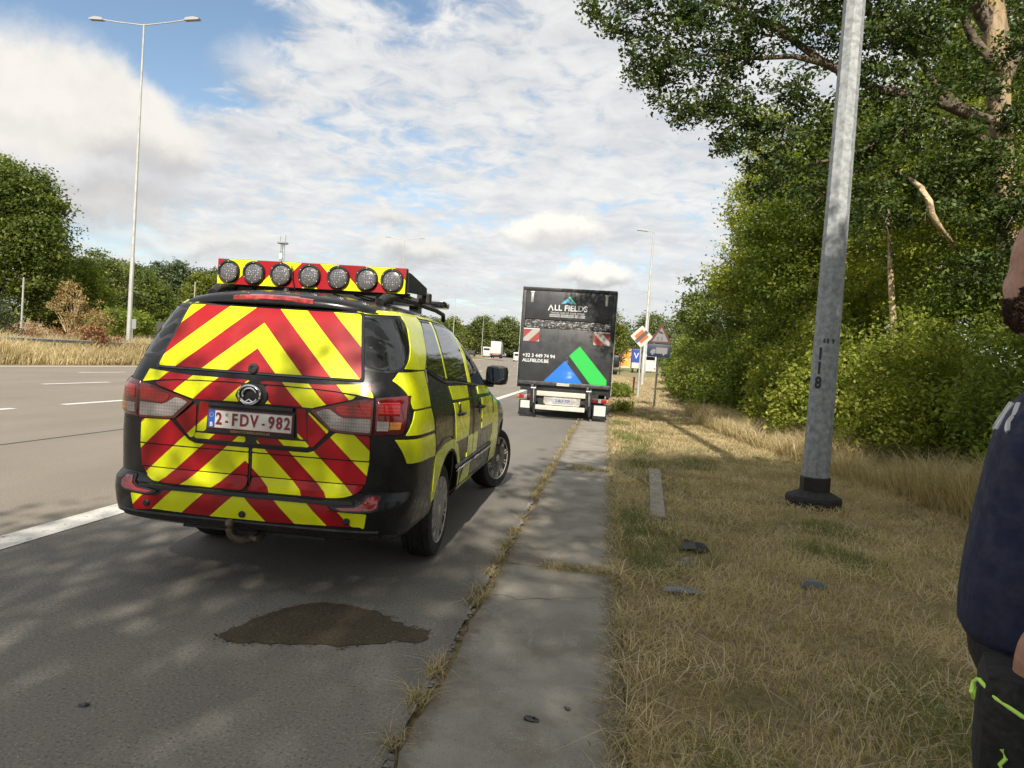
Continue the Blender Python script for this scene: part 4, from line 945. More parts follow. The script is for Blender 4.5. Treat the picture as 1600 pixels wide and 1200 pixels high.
for s_ in (-1, 1):
    x0 = s_*1.0; mb = MB(); mb.box(x0-.24, x0+.24, -.12, -.02, .50, .62, .015); lampb = mb.build('tail_light', M_tframe, trk, sm=40)
    for a, b_, mt in ((.04, .20, M_red_lens), (-.04, .04, M_clear), (-.20, -.04, M_red_lens_b), (.17, .235, M_amber)):
        xa, xb = sorted((x0+s_*a, x0+s_*b_)); mb = MB(); mb.box(xa, xb, -.128 - (.004 if mt == M_amber else 0), -.118, .512, .608, .004); mb.build('lens', mt, lampb, sm=40)
    mb = MB(); mb.box(x0-.17, x0+.20, -.05, -.03, .06, .47, .02); fl_ = mb.build('mud_flap', M_tframe, trk, sm=40)
    if s_ > 0: mb = MB(); mb.box(x0-.14, x0+.17, -.056, -.05, .16, .43, .003); mb.build('white_flap_panel', M_white, fl_)
    else: mb = MB(); mb.box(x0-.13, x0+.13, -.058, -.05, .24, .44, .004); mb.box(x0-.025, x0+.025, -.06, -.05, .32, .36); mb.build('white_flap_panel', M_white, fl_)
    A = rotY if s_ > 0 else Matrix.Rotation(-math.pi/2, 4, 'Y')
    for yy in (1.6, 6.9+.4):
        mb = MB(); mb.lathe([(.25, -.12), (.40, -.13), (.46, -.10), (.475, 0), (.46, .10), (.40, .13), (.25, .12)], 32, Matrix.Translation((s_*.98, yy, .475)) @ A); ty = mb.build('tyre', M_rubber, trk, sm=40)
        mb = MB(); mb.lathe([(.25, -.1), (.23, .05), (.10, .06), (0, .06)], 24, Matrix.Translation((s_*.98, yy, .475)) @ A); mb.build('rim', M_alu, ty, sm=40)
mb = MB(); mb.prism([(6.75, .55), (8.3, .55), (8.5, .9), (8.45, 1.5), (8.1, 2.4), (7.9, 2.55), (6.75, 2.6)], 'x', -1.15, 1.15); mb.build('cab', M_tpaint, trk, sm=30)
for s_ in (-1, 1):
    mb = MB(); mb.prism([(7.25, 1.5), (8.2, 1.5), (7.95, 2.25), (7.3, 2.3)], 'x', s_*1.151-.002, s_*1.151+.002); mb.build('cab_window', M_glass, trk)
    mb = MB(); mb.box(s_*1.42-.12, s_*1.42+.12, 6.0, 6.12, 1.50, 1.92, .05); mb.tube([(s_*1.16, 6.9, 1.9), (s_*1.3, 6.5, 1.92), (s_*1.42, 6.08, 1.88)], .02, 6); mb.box(s_*1.40-.09, s_*1.40+.09, 6.0, 6.1, 1.24, 1.44, .04); mb.build('mirror', M_tframe, trk, sm=40)
mb = MB(); mb.box(1.16, 1.24, 2.5, 5.8, .45, .95, .02); mb.box(-1.24, -1.16, 2.5, 5.8, .45, .95, .02); mb.build('side_guard', M_tframe, trk)

# ------------------------------------------------------------------ lamp posts
def octpost(name, base, h, r0, r1, mat, n=8, **k):
    o = empty(name, base, 0, **k); mb = MB(); vs = []; fs = []; m_ = 12
    for i in range(m_+1):
        t = i/m_; r = r0+(r1-r0)*t
        for q in range(n): a = 2*math.pi*(q+.5)/n+.12; vs.append((r*math.cos(a), r*math.sin(a), h*t))
    for i in range(m_):
        for q in range(n): fs.append((i*n+q, i*n+(q+1) % n, (i+1)*n+(q+1) % n, (i+1)*n+q))
    fs.append(tuple(range(m_*n, (m_+1)*n))); mb.add(vs, fs); return o, mb
# near post
np_, mb = octpost('lamp_post', (2.50, 8.62, 0), 12.5, .150, .075, M_galv, label='galvanised octagonal lamp post marked 118 standing in the dry grass on a black base', cat='lamp post')
mb.v = [(x, y, z+.2) for x, y, z in mb.v]; mb.build('pole', M_galv, np_, sm=20)
mb = MB(); mb.lathe([(.150, .0), (.158, .16), (.166, .17), (.166, .36), (.160, .37), (0, .37)], 8, Matrix.Rotation(.12+math.pi/8, 4, 'Z')); mb.build('black_collar', pbr('bitumen_coat', (.012, .012, .013), .45, var=(20, .4)), np_, sm=20)
mb = MB()
mb.lathe([(.27, -.05), (.305, .02), (.315, .11), (.300, .145), (.20, .19), (.17, .205), (0, .205)], 26)
mb.v = [(x*(1+.05*mnoise.noise(Vector((x*5, y*5, z*8)))), y*(1+.05*mnoise.noise(Vector((x*5+3, y*5, z*8)))), z+.012*mnoise.noise(Vector((x*9, y*9, 1)))) for x, y, z in mb.v]
mb.build('rubber_base', M_rubber, np_, sm=35)
mb = MB(); mb.tube([(0, 0, 12.6), (-.6, 0, 12.75), (-1.5, 0, 12.8)], .04, 8); mb.box(-2.1, -1.4, -.12, .12, 12.76, 12.84, .02); mb.build('lamp_head', M_galv, np_, sm=40)
M_sten = pbr('stencil_black', (.02, .02, .022), .6)
# stencilled numbers on the two faces seen from the road (face normals at 225+... degrees about z)
def onpost(ch, z, side_, size, lean=0, sx=.8):
    # octagon face centre directions: multiples of 45 deg (+0.12 rad)
    th = math.radians(side_)+.12; r = (.150+(.075-.150)*((z-.2)/12.5))*math.cos(math.pi/8)+.0025
    o = textmesh('stencil_number', ch, size, M_sten, np_, (0, 0, 0), bold=size*.045, ext=.0005, sx=sx)
    tilt = Matrix.Rotation(th+math.pi/2, 4, 'Z') @ Matrix.Rotation(math.pi/2, 4, 'X')
    o.matrix_local = Matrix.Translation((r*math.cos(th), r*math.sin(th), z)) @ tilt @ Matrix.Translation((lean, 0, 0)); return o
for ch, z in zip('118', (1.80, 1.635, 1.465)): onpost(ch, z, 225, .185, -.005, .80)
onpost('6', 1.955, 225, .075, .03); onpost('8', 1.952, 270, .075, -.04); onpost('9', 1.950, 270, .075, .02)
def twin(base, h, lab, w=3.2, r=.13, grp='twin-arm lamp posts along the central reservation', nm='twin_lamp_post'):
    o = empty(nm, base, 0, label=lab, cat='lamp post', group=grp)
    mb = MB(); mb.tube([(0, 0, -.3), (0, 0, h*.28), (0, 0, h*.285), (0, 0, h)], [r, r*.86, r*.72, r*.36], 10); mb.build('pole', M_pale, o, sm=30)
    for s_ in (-1, 1):
        mb = MB(); mb.tube([(0, 0, h-.05), (s_*w*.5, 0, h+.12), (s_*w*.80, 0, h+.26)], r*.28, 6); mb.build('arm', M_pale, o, sm=40)
        mb = MB(); mb.prism([(s_*w*.76, h+.20), (s_*w*1.02, h+.24), (s_*w*1.03, h+.31), (s_*w*.92, h+.40), (s_*w*.78, h+.34)], 'y', -.13, .13); mb.build('lamp_head', pbr('lamp_head_grey', (.30, .31, .32), .5), o)
    return o
twin((-27.0, 36.6, .75), 18.1, 'tall pale twin-arm lamp post on the far bank at left', 3.25)
twin((-32.2, 105, 1.0), 17.9, 'slim twin-arm lamp post rising behind the right end of the van lamp bar', 3.0)
twin((-38.3, 170, 1.6), 17.2, 'faint twin-arm lamp post above the van door mirror', 3.0)
twin((-45.5, 250, 2.2), 16.7, 'far twin-arm lamp post above the distant lorry', 3.0)
twin((-52.5, 335, 3), 16.5, 'farthest twin-arm lamp post just left of the box truck', 3.0)
def single(base, h, lab, r=.11, a=1.5):
    o = empty('roadside_lamp_post', base, 0, label=lab, cat='lamp post', group='single-arm lamp posts along the right verge')
    mb = MB(); mb.tube([(0, 0, -.3), (0, 0, 2.2), (0, 0, 2.25), (.05, 0, h)], [r*1.25, r*1.2, r, r*.5], 10); mb.build('pole', M_pale, o, sm=30)
    mb = MB(); mb.tube([(.05, 0, h), (-a*.4, 0, h+.06)], .03, 6); mb.prism([(-a*.3, h), (-a*.85, h+.05), (-a*.85, h+.13), (-a*.3, h+.16)], 'y', -.15, .15); mb.build('lamp_head', pbr('lamp_head_grey', (.30, .31, .32), .5), o); return o
single((2.84, 58, .35), 12.3, 'tall pale lamp post behind the diamond sign', .115)
single((5.55, 108, .75), 12.4, 'thinner pale lamp post further along behind the triangle sign', .11, 1.2)

# ------------------------------------------------------------------ signs
M_signback = pbr('shaded_sign_white', (.17, .17, .175), .5); M_signred = pbr('shaded_sign_red', (.07, .015, .012), .5); M_signblue = pbr('dark_blue_sign', (.010, .020, .055), .45); M_sblk = pbr('sign_black', (.015, .015, .016), .5)  # shade on the triangle sign is darkened into its face and border colours
sg = empty('warning_sign', (1.92, 28.4, 0), 0, label='triangular slippery road sign with a lorry plate below on a dark post', cat='road sign')
mb = MB(); mb.tube([(0, .03, -.1), (.02, .03, 1.4), (.06, .03, 3.2)], .038, 8); mb.build('post', pbr('mossy_dark_post', (.05, .055, .04), .7, var=(6, .5)), sg, sm=40)
tri = [(-.40, 2.555), (.50, 2.575), (.085, 3.36)]
mb = MB(); mb.prism(rpoly(tri, .09), 'y', -.02, .0); mb.build('red_triangle_border', M_signred, sg)
c_ = Vector((.062, 2.80)); mb = MB(); mb.prism(rpoly([tuple(c_+(Vector(p)-c_)*.70) for p in tri], .04), 'y', -.026, -.019); mb.build('triangle_face', M_signback, sg)
mb = MB(); mb.prism([(-.03, 2.98), (.15, 2.93), (.16, 2.985), (.12, 2.99), (.09, 3.03), (.0, 3.055), (-.02, 3.02)], 'y', -.029, -.026)
for dx_ in (-.09, .06):
    L = [(dx_, 2.66), (dx_+.09, 2.71), (dx_+.01, 2.77), (dx_+.09, 2.83)]
    for a, b_ in zip(L, L[1:]): mb.tube([(a[0], -.028, a[1]), (b_[0], -.028, b_[1])], .010, 4)
mb.build('skidding_car_symbol', M_sblk, sg)
mb = MB(); mb.box(-.42, .47, -.02, 0, 2.02, 2.53, .015); mb.build('supplementary_plate', M_signblue, sg, sm=40)
mb = MB(); mb.box(-.08, .36, -.025, -.02, 2.16, 2.40); mb.prism([(-.30, 2.16), (-.10, 2.16), (-.10, 2.33), (-.21, 2.33), (-.30, 2.24)], 'y', -.025, -.02)
for x in (-.21, .22): mb.lathe([(.045, 0), (.045, .004), (0, .004)], 14, Matrix.Translation((x, -.024, 2.14)) @ Matrix.Rotation(math.pi/2, 4, 'X'))
mb.build('lorry_symbol', M_signback, sg)
pg_ = empty('priority_sign', (1.66, 38.0, .08), 0, label='white diamond sign with orange centre and dark diagonal bar on a pale post', cat='road sign')
mb = MB(); mb.tube([(.03, .04, -.1), (.0, .04, 3.0)], .045, 10); mb.tube([(.03, .04, -.1), (.025, .04, .75)], .085, 10); mb.build('post', M_pale, pg_, sm=40)
D_ = lambda r: [(0, 3.15-r), (r, 3.15), (0, 3.15+r), (-r, 3.15)]
mb = MB(); mb.prism(rpoly(D_(.60), .06), 'y', -.02, 0); mb.build('diamond_plate', pbr('sign_white', (.44, .44, .42), .4), pg_)
mb = MB(); mb.prism(rpoly(D_(.38), .03), 'y', -.025, -.02); mb.build('diamond_centre', pbr('sign_orange', (.46, .11, .025), .4), pg_)
mb = MB()
d = Vector((1, 1)).normalized(); p = Vector((-1, 1)).normalized()
c0 = Vector((0, 3.15)); A = [c0-d*.40-p*.10, c0+d*.40-p*.10, c0+d*.40+p*.10, c0-d*.40+p*.10]; mb.prism([tuple(a) for a in A], 'y', -.030, -.025); mb.build('diagonal_bar', pbr('sign_bar', (.07, .065, .06), .5), pg_)
mb = MB()
for a in (-.25, -.12, .12, .25): pass
mb.box(-.02, .02, .0, .05, 2.6, 3.4); mb.build('bracket', M_galv, pg_)
bl = empty('bollard', (1.50, 40, .10), 0, label='dark marker post standing just left of the diamond sign post', cat='bollard')
mb = MB(); mb.box(-.05, .05, -.05, .05, 0, .95, .01); mb.build('post_body', M_sblk, bl); mb = MB(); mb.box(-.052, .052, -.056, -.05, .7, .85); mb.build('reflector', M_red_lens, bl)
xp = empty('exit_sign', (1.55, 92, .62), 0, label='small dark signpost on the verge beside the colourful trailer', cat='road sign')
mb = MB(); mb.tube([(0, 0, 0), (0, 0, 3.0)], .06, 6); mb.build('post', M_sblk, xp); mb = MB(); mb.prism([(-.5, 2.0), (.6, 3.3), (.75, 3.2), (-.35, 1.9)], 'y', -.08, -.04); mb.build('diagonal_board', M_signred, xp)
mast = empty('radio_mast', (-74.1, 150, 1), 0, label='slim grey antenna mast with a flat top beyond the lamp bar', cat='mast')
mb = MB()
for a in range(3):
    w = a*2.094; mb.tube([(.9*math.cos(w), .9*math.sin(w), 0), (.45*math.cos(w), .45*math.sin(w), 23.2)], .07, 4)
for i in range(16):
    z = i*1.45; r0, r1 = .9-.45*z/23.2, .9-.45*(z+1.45)/23.2
    for a in range(3): w = a*2.094; w2 = w+2.094; mb.tube([(r0*math.cos(w), r0*math.sin(w), z), (r1*math.cos(w2), r1*math.sin(w2), z+1.45)], .035, 3)
mb.build('lattice', M_galv, mast)
mb = MB(); mb.lathe([(0, 23.1), (1.2, 23.2), (1.2, 23.5), (0, 23.6)], 10); mb.tube([(.6, 0, 23.5), (.6, 0, 25.2)], .08, 4); mb.tube([(-.6, 0, 23.5), (-.6, 0, 24.9)], .08, 4); mb.build('antenna_head', M_galv, mast)
for k, (z0) in enumerate((19.6,)): mb = MB(); mb.box(-.35, .35, -.9, -.7, z0, z0+1.4, .05); mb.build('antenna_panel', M_white, mast)

# guard rail on the far bank
gr = empty('guard_rail', (-25.9, 0, .45), 0, label='low grey steel guard rail along the far bank behind the dry grass', cat='guard rail')
for i, (a, b_) in enumerate([(6+8*k, 14+8*k) for k in range(22)]):
    mb = MB(); za, zb = gz(-25.9, a)+.44-.45, gz(-25.9, b_)+.44-.45; xa, xb = sh(a), sh(b_)
    prof = [(0, .0), (-.03, .03), (-.03, .06), (0, .08), (-.03, .10), (-.03, .13), (0, .16)]
    vs = [(xa+0*p[0]-p[0], a+.01, za+p[1]) for p in prof]+[(xb-p[0], b_-.01, zb+p[1]) for p in prof]; n_p = len(prof)
    mb.add(vs, [(q, q+1, n_p+q+1, n_p+q) for q in range(n_p-1)]); mb.build('rail_beam', M_galv, gr)
    for y in (a+.1, a+4): mb = MB(); mb.box(xa-.06, xa+.0, y-.05, y+.05, gz(-25.9, y)-.45-.2, gz(-25.9, y)-.45+.58); mb.build('rail_post', M_galv, gr)
for (u, z, y, lab) in ((-31.5, 1.2, 43, 'small pale square sign in the weeds left of the tall lamp post'), (-28.4, 1.1, 41.5, 'small dark square sign in the grass right of the tall lamp post')):
    s_ = empty('marker_sign', (u, y, z-.3), 0, label=lab, cat='sign'); mb = MB(); mb.box(-.28, .28, -.02, .02, 1.0, 1.65, .02); mb.build('panel', pbr('marker_panel', (.22, .23, .23) if 'pale' in lab else (.05, .05, .055), .5), s_); mb = MB(); mb.box(-.03, .03, .02, .06, 0, 1.6); mb.build('post', M_galv, s_)
ps = empty('slim_post', (-35.1, 38, 1.0), 0, label='slim pale post in front of the big tree, left of the dry bush', cat='post'); mb = MB(); mb.tube([(0, 0, 0), (.02, 0, 3.5)], [.06, .05], 6); mb.build('shaft', M_pale, ps)
ps = empty('slim_post', (-60.0, 95, 3.0), 0, label='slim pale post before the round yellow-green tree', cat='post'); mb = MB(); mb.tube([(0, 0, 0), (0, 0, 6.8)], .08, 6); mb.build('shaft', M_pale, ps)

# ------------------------------------------------------------------ far traffic
def small_wheels(o, spots, r=.5, w=.3):
    for x, y in spots:
        mb = MB(); mb.lathe([(0, -w/2), (r*.9, -w/2), (r, -w*.3), (r, w*.3), (r*.9, w/2), (0, w/2)], 16, Matrix.Translation((x, y, r)) @ rotY); mb.build('wheel', M_rubber, o)
def lorry(loc, rz, lab, body_m, L=13.6, h=4.0, name='articulated_lorry', w=1.25, cab=True, z0=1.1, tail=True):
    o = empty(name, loc, rz, label=lab, cat='lorry')
    mb = MB(); mb.box(-w, w, 0, L, z0, h, .04); mb.build('trailer', body_m, o, sm=40)
    mb = MB(); mb.box(-w, w, -.03, .15, z0-.35, z0, .02); mb.box(-w*.7, w*.7, .1, L, .7, z0); mb.box(-w, w, .0, .1, .45, .58); mb.build('chassis', M_tframe, o)
    mb = MB(); mb.box(-w*.98, w*.98, -.05, -.03, z0-.33, z0-.12); mb.build('red_white_band', pbr('band', (.45, .16, .13), .5), o)
    if tail:
        for s_ in (-1, 1): mb = MB(); mb.box(s_*w*.8-.2, s_*w*.8+.2, -.07, -.03, z0-.34, z0-.16); mb.build('tail_light', M_red_lens, o)
    mb = MB(); mb.box(-.01, .01, -.012, 0, z0+.1, h-.1); mb.box(-w*.95, w*.95, -.012, 0, h-.16, h-.12); mb.box(-.35, -.32, -.03, 0, z0+.1, h-.1); mb.box(.32, .35, -.03, 0, z0+.1, h-.1); mb.build('door_bars', M_alu, o)
    if cab:
        mb = MB(); mb.prism([(L+.5, .5), (L+2.6, .5), (L+2.7, 1.5), (L+2.4, 3.0), (L+1.9, 3.7), (L+.5, 3.8)], 'x', -w, w); mb.build('cab', body_m, o); mb = MB(); mb.prism([(L+1.2, 1.9), (L+2.3, 1.9), (L+2.1, 2.9), (L+1.2, 2.9)], 'x', -w-.005, w+.005); mb.build('cab_window', M_glass, o)
    small_wheels(o, [(s_*(w-.2), y) for s_ in (-1, 1) for y in (1.8, 3.1, L+1.4)]); return o
lorry((-27.6, 171, gz(-27.6, 171)), math.radians(6), 'white box lorry driving away in the distance, left of the box truck', M_white, 9, 4.1)
def car(loc, rz, lab, mat, h=1.5, L=4.3, w=.9, van_=False, name='distant_car'):
    o = empty(name, loc, rz, label=lab, cat='van' if van_ else 'car')
    if van_: P = [(0, .35), (L, .35), (L+.1, .9), (L-.6, 1.25), (L-1.2, h), (.1, h), (0, h-.2)]
    else: P = [(0, .3), (L, .3), (L+.05, .65), (L-.9, .9), (L-1.7, h-.03), (L-2.3, h), (1.2, h), (.35, .98), (0, .9)]
    mb = MB(); mb.prism(P, 'x', -w, w); bd = mb.build('body', mat, o)
    mb = MB()
    if van_: mb.box(-w*.8, w*.8, -.01, .0, h-.9, h-.35)
    else: mb.prism([(.36, 1.0), (1.18, h-.06), (1.3, h-.06), (1.3, 1.0)], 'x', -w*.85, w*.85); mb.prism([(.75, 1.02), (1.3, h-.08), (L-2.3, h-.08), (L-1.3, 1.0)], 'x', -w-.006, w+.006)
    mb.build('window', M_glass, o)
    for s_ in (-1, 1): mb = MB(); mb.box(s_*w*.82-.12, s_*w*.82+.12, -.03, .0, .7, .88); mb.build('tail_light', M_red_lens, o)
    small_wheels(o, [(s_*(w-.08), y) for s_ in (-1, 1) for y in (.8, L-.8)], .32, .2); return o
car((-32.3, 185, gz(-30, 185)), .1, 'white van overtaking left of the distant white lorry', M_white, 2.7, 5.6, 1.0, True, 'white_van')
car((-22.2, 172, gz(-22, 172)), .1, 'white van in the lane right of the distant white lorry', M_white, 2.3, 5.2, 1.0, True, 'white_van')
car((-35.2, 178, gz(-30, 178)), .1, 'dark car left of the distant white vans', pbr('dark_car', (.02, .02, .025), .25, coat=1))
car((-41.0, 185, gz(-30, 185)), .1, 'red car farthest left beside the door mirror', pbr('red_car', (.35, .03, .02), .3, coat=1), 1.8)
car((-19.6, 178, gz(-19, 178)), .1, 'grey car just right of the distant white vans', pbr('grey_car', (.12, .12, .13), .3, coat=1))
o = lorry((-18.5, 205, gz(-18, 205)), .08, 'low red and white recovery lorry near the left edge of the box truck', pbr('pink_box', (.55, .25, .22), .5), 5, 2.9, 'recovery_lorry', 1.2, True)
# colourful curtain-sided trailer standing across the view beyond the verge
M_print = bpy.data.materials.new('printed_curtain'); M_print.use_nodes = True; n = N(M_print.node_tree); b = M_print.node_tree.nodes['Principled BSDF']
co = n.new('ShaderNodeTexCoord').outputs['Object']; sp_n = n.new('ShaderNodeSeparateXYZ'); n.link(co, sp_n.inputs[0])
base_c = n.ramp(n.m('DIVIDE', n.m('ADD', sp_n.outputs[0], n.m('MULTIPLY', n.noise(co, .9, 3), 1.2)), 7.5), [(0, (.50, .16, .14)), (.28, (.55, .30, .24)), (.5, (.62, .16, .02)), (.66, (.70, .36, .02)), (.72, (.35, .26, .20)), (1, (.42, .30, .12))])
n.link(n.mix(n.ss(n.noise(co, 1.6, 4, .6), .52, .62), base_c, (.48, .40, .34)), b.inputs['Base Color']); b.inputs['Roughness'].default_value = .5
tr = empty('curtain_trailer', (-1.0, 118, gz(0, 118)), 0, label='trailer with a pink and orange printed curtain parked crosswise beyond the verge', cat='trailer')
mb = MB(); mb.box(-3.0, 4.6, 0, 2.4, 1.0, 3.85, .02); mb.build('curtain', M_print, tr); mb = MB(); mb.box(-3.0, 4.6, -.03, 2.4, .75, 1.0); mb.box(4.6, 4.7, -.03, 2.4, .8, 3.9); mb.box(1.7, 1.8, -.05, 0, .8, 3.88); mb.box(-3, 4.6, -.04, 2.4, 3.85, 3.93); mb.build('trailer_frame', M_creamp, tr); small_wheels(tr, [(-1.5, .6), (-.2, .6), (1.1, .6)])
tr = empty('blue_lorry', (4.75, 116, gz(3, 116)), 0, label='lorry with dark blue and white lettered body beside the printed trailer', cat='lorry')
mb = MB(); mb.box(-.95, .35, 0, 6, 1.7, 3.9, .03); bb = mb.build('box_body', pbr('blue_box', (.02, .05, .30), .4), tr)
mb = MB(); mb.box(-.95, .35, -.02, 6, .8, 1.7, .03); mb.build('white_skirt', M_white, tr)
textmesh('lettering', 'V', 1.3, M_lett, bb, (-.3, -.02, 2.8), bold=.02); small_wheels(tr, [(-.75, .5), (.15, .5)])
car((6.4, 113, gz(5, 113)), 0.1, 'white van partly hidden by the post behind the triangle sign', M_white, 3.0, 5.2, 1.1, True, 'white_van')

# ------------------------------------------------------------------ small things on the verge
mb = MB(); vs = []; 
mb.add([(.52, 7.02, -.02), (.665, 7.0, -.02), (.86, 10.36, -.02), (.70, 10.4, -.02), (.52, 7.02, .052), (.665, 7.0, .052), (.86, 10.36, .056), (.70, 10.4, .056)], [(0, 3, 2, 1), (4, 5, 6, 7), (0, 1, 5, 4), (1, 2, 6, 5), (2, 3, 7, 6), (3, 0, 4, 7)])
M_kerb = pbr('pale_kerb_concrete', (.25, .225, .19), .9, var=(9, .2), bump=(60, .5, .004))
o = mb.build('kerb_edging', M_kerb, None); tag(o, 'long pale concrete edging stone lying flush in the dry grass', 'edging stone')
def litter(name, lab, cat, loc, pts, h, mat, seed, rz=0, crump=.3):
    rs = random.Random(seed); bm = bmesh.new(); q = 7; grid = {}
    lx = [p[0] for p in pts]; ly = [p[1] for p in pts]
    mbb = MB(); n = len(pts); ring = []
    for s_, zz in ((1, 0), (.97, h*.5), (.7, h), (.3, h*1.1)):
        for x, y in pts: ring.append((x*s_+rs.uniform(-.01, .01), y*s_+rs.uniform(-.01, .01), max(0, zz*(1+rs.uniform(-crump, crump)*2))))
    fs = [(i*n+k, i*n+(k+1) % n, (i+1)*n+(k+1) % n, (i+1)*n+k) for i in range(3) for k in range(n)]+[tuple(range(3*n, 4*n))]
    mbb.add(ring, fs); o = mbb.build(name, mat, None, sm=25); o.location = loc; o.rotation_euler = (0, 0, rz); bm.free(); return tag(o, lab, cat)
M_bag = pbr('black_film', (.012, .013, .015), .25, coat=.5); M_fo = pbr('grey_blue_sheet', (.13, .155, .17), .45)
litter('plastic_scrap', 'crumpled black plastic scrap in the grass right of the edging stone', 'litter', (.80, 5.93, .03), [(-.13, -.06), (.02, -.09), (.14, -.03), (.12, .07), (.0, .09), (-.10, .05)], .05, M_bag, 1)
litter('flattened_wrapper', 'flattened grey-blue wrapper lying in the near grass', 'litter', (.60, 4.76, .035), [(-.14, -.05), (.03, -.07), (.13, -.02), (.11, .05), (-.03, .06), (-.12, .04)], .012, M_fo, 2)
litter('pale_wrapper', 'small pale wrapper half hidden in the grass nearer the person', 'litter', (1.56, 5.2, .03), [(-.10, -.04), (.06, -.05), (.10, .03), (-.05, .05)], .03, M_fo, 3)
litter('pebble', 'small pale stone at the grass edge above the grey-blue wrapper', 'stone', (.66, 5.4, .04), [(-.05, -.03), (.03, -.04), (.06, .02), (0, .05), (-.05, .03)], .04, M_kerb, 4)
litter('dark_leaf', 'dark curled leaf lying on the near concrete slab', 'leaf', (-.21, 2.86, .006), [(-.03, -.012), (0, -.022), (.03, -.008), (.026, .012), (0, .02), (-.026, .012)], .012, M_bag, 5)
litter('dark_chip', 'small dark chip on the concrete slab right of the leaf', 'debris', (-.07, 2.99, .006), [(-.010, -.006), (.010, -.006), (.012, .006), (-.01, .008)], .006, M_bag, 6)
litter('tar_spot', 'small black tar spot on the asphalt in the left foreground', 'debris', (-1.96, 2.51, .002), [(-.018, -.01), (.018, -.01), (.02, .008), (0, .014), (-.02, .008)], .008, M_bag, 7)  # tar spot modelled as a thin raised lump
# broken drain by the slab joint
dr = empty('gutter_drain', (-.02, 10.15, 0), 0, label='broken gutter drain with weeds in the concrete strip', cat='drain')
mb = MB(); mb.box(-.45, .20, -.16, .16, -.03, .012); mb.build('drain_pit', M_gap, dr)
for a_ in ((-.47, -.38, -.20, .18, .0, .045, .015), (-.1, .10, -.14, .02, .0, .055, .02), (.14, .55, -.16, .02, .0, .03, .01)): mb = MB(); mb.box(*a_); mb.build('broken_stone', M_kerb, dr)
for i in range(6):
    mb = MB(); mb.box(-.36+.09*i, -.33+.09*i, -.14, .14, .010, .026); mb.build('grate_bar', M_tframe, dr)

# ------------------------------------------------------------------ bystander at the right edge, facing the road
pp = empty('person', (1.065, 1.62, .02), math.radians(66), label='person in a navy t-shirt and black work trousers standing at the right edge', cat='person')
# local frame: +y is the way he faces, +x his right; after the turn +y points at the road
J = [((0, 0, 1.00), (.15, .12)), ((0, .01, 1.22), (.15, .125)), ((0, 0, 1.42), (.16, .11)), ((0, -.01, 1.535), (.065, .065)), ((-.01, .07, 1.60), (.058, .062)), ((-.03, .11, 1.66), (.058, .066)),
     ((-.20, 0, 1.47), .065), ((-.285, -.06, 1.19), .050), ((-.265, .135, .995), .037), ((-.235, .135, .88), .030),
     ((.20, 0, 1.47), .065), ((.27, -.08, 1.20), .050), ((.28, -.06, .98), .038), ((.27, -.05, .90), .032),
     ((-.10, 0, .90), .10), ((-.11, .02, .50), .065), ((-.12, -.02, .10), .045), ((-.12, .12, .05), .04),
     ((.10, 0, .90), .10), ((.11, .02, .50), .065), ((.12, -.02, .10), .045), ((.12, .12, .05), .04)]
Ed = [(0, 1), (1, 2), (2, 3), (3, 4), (4, 5), (2, 6), (6, 7), (7, 8), (8, 9), (2, 10), (10, 11), (11, 12), (12, 13), (0, 14), (14, 15), (15, 16), (16, 17), (0, 18), (18, 19), (19, 20), (20, 21)]
bdy = skin_figure('body', J, Ed, M_skin, pp)
# head: one closed loft turned away towards the traffic, with features and a full beard
HC = Vector((-.03, .12, 0)); HR = Matrix.Translation(HC) @ Matrix.Rotation(-math.radians(30), 4, 'Z')
prof_h = [(1.575, .048, .052, -.015), (1.60, .052, .066, .008), (1.625, .058, .082, .016), (1.65, .064, .090, .014), (1.68, .069, .094, .010), (1.71, .073, .097, .004), (1.74, .076, .099, .0), (1.77, .078, .101, -.002), (1.80, .077, .100, -.004), (1.83, .069, .091, -.006), (1.853, .053, .072, -.008), (1.868, .030, .042, -.010), (1.873, .008, .012, -.010)]
vs = []; fs = []; nh = 40
for z, rx, ry, cy in prof_h:
    for q in range(nh):
        a = 2*math.pi*q/nh; x, y = rx*math.cos(a), cy+ry*math.sin(a)
        if y > 0:
            f = max(0, math.sin(a)); ex = math.exp(-((abs(x)-.032)/.016)**2)*math.exp(-((z-1.742)/.014)**2); y -= .014*ex*f
            y += .030*math.exp(-(x/.013)**2)*max(0, 1-abs(z-1.712)/.040)*f + .007*math.exp(-((z-1.768)/.010)**2)*math.exp(-(x/.055)**2)*f
            y += .006*math.exp(-((z-1.672)/.008)**2)*math.exp(-(x/.026)**2)*f - .004*math.exp(-((z-1.664)/.005)**2)*math.exp(-(x/.03)**2)*f
        vs.append((x, y, z))
for i in range(len(prof_h)-1):
    for q in range(nh): fs.append((i*nh+q, i*nh+(q+1) % nh, (i+1)*nh+(q+1) % nh, (i+1)*nh+q))
fs += [tuple(range(nh))[::-1], tuple(range((len(prof_h)-1)*nh, len(prof_h)*nh))]
mb = MB(); mb.add(vs, fs); head = mb.build('head', M_skin, pp, sm=80); head.matrix_local = HR
sb = head.modifiers.new('sub', 'SUBSURF'); sb.levels = 1; sb.render_levels = 1
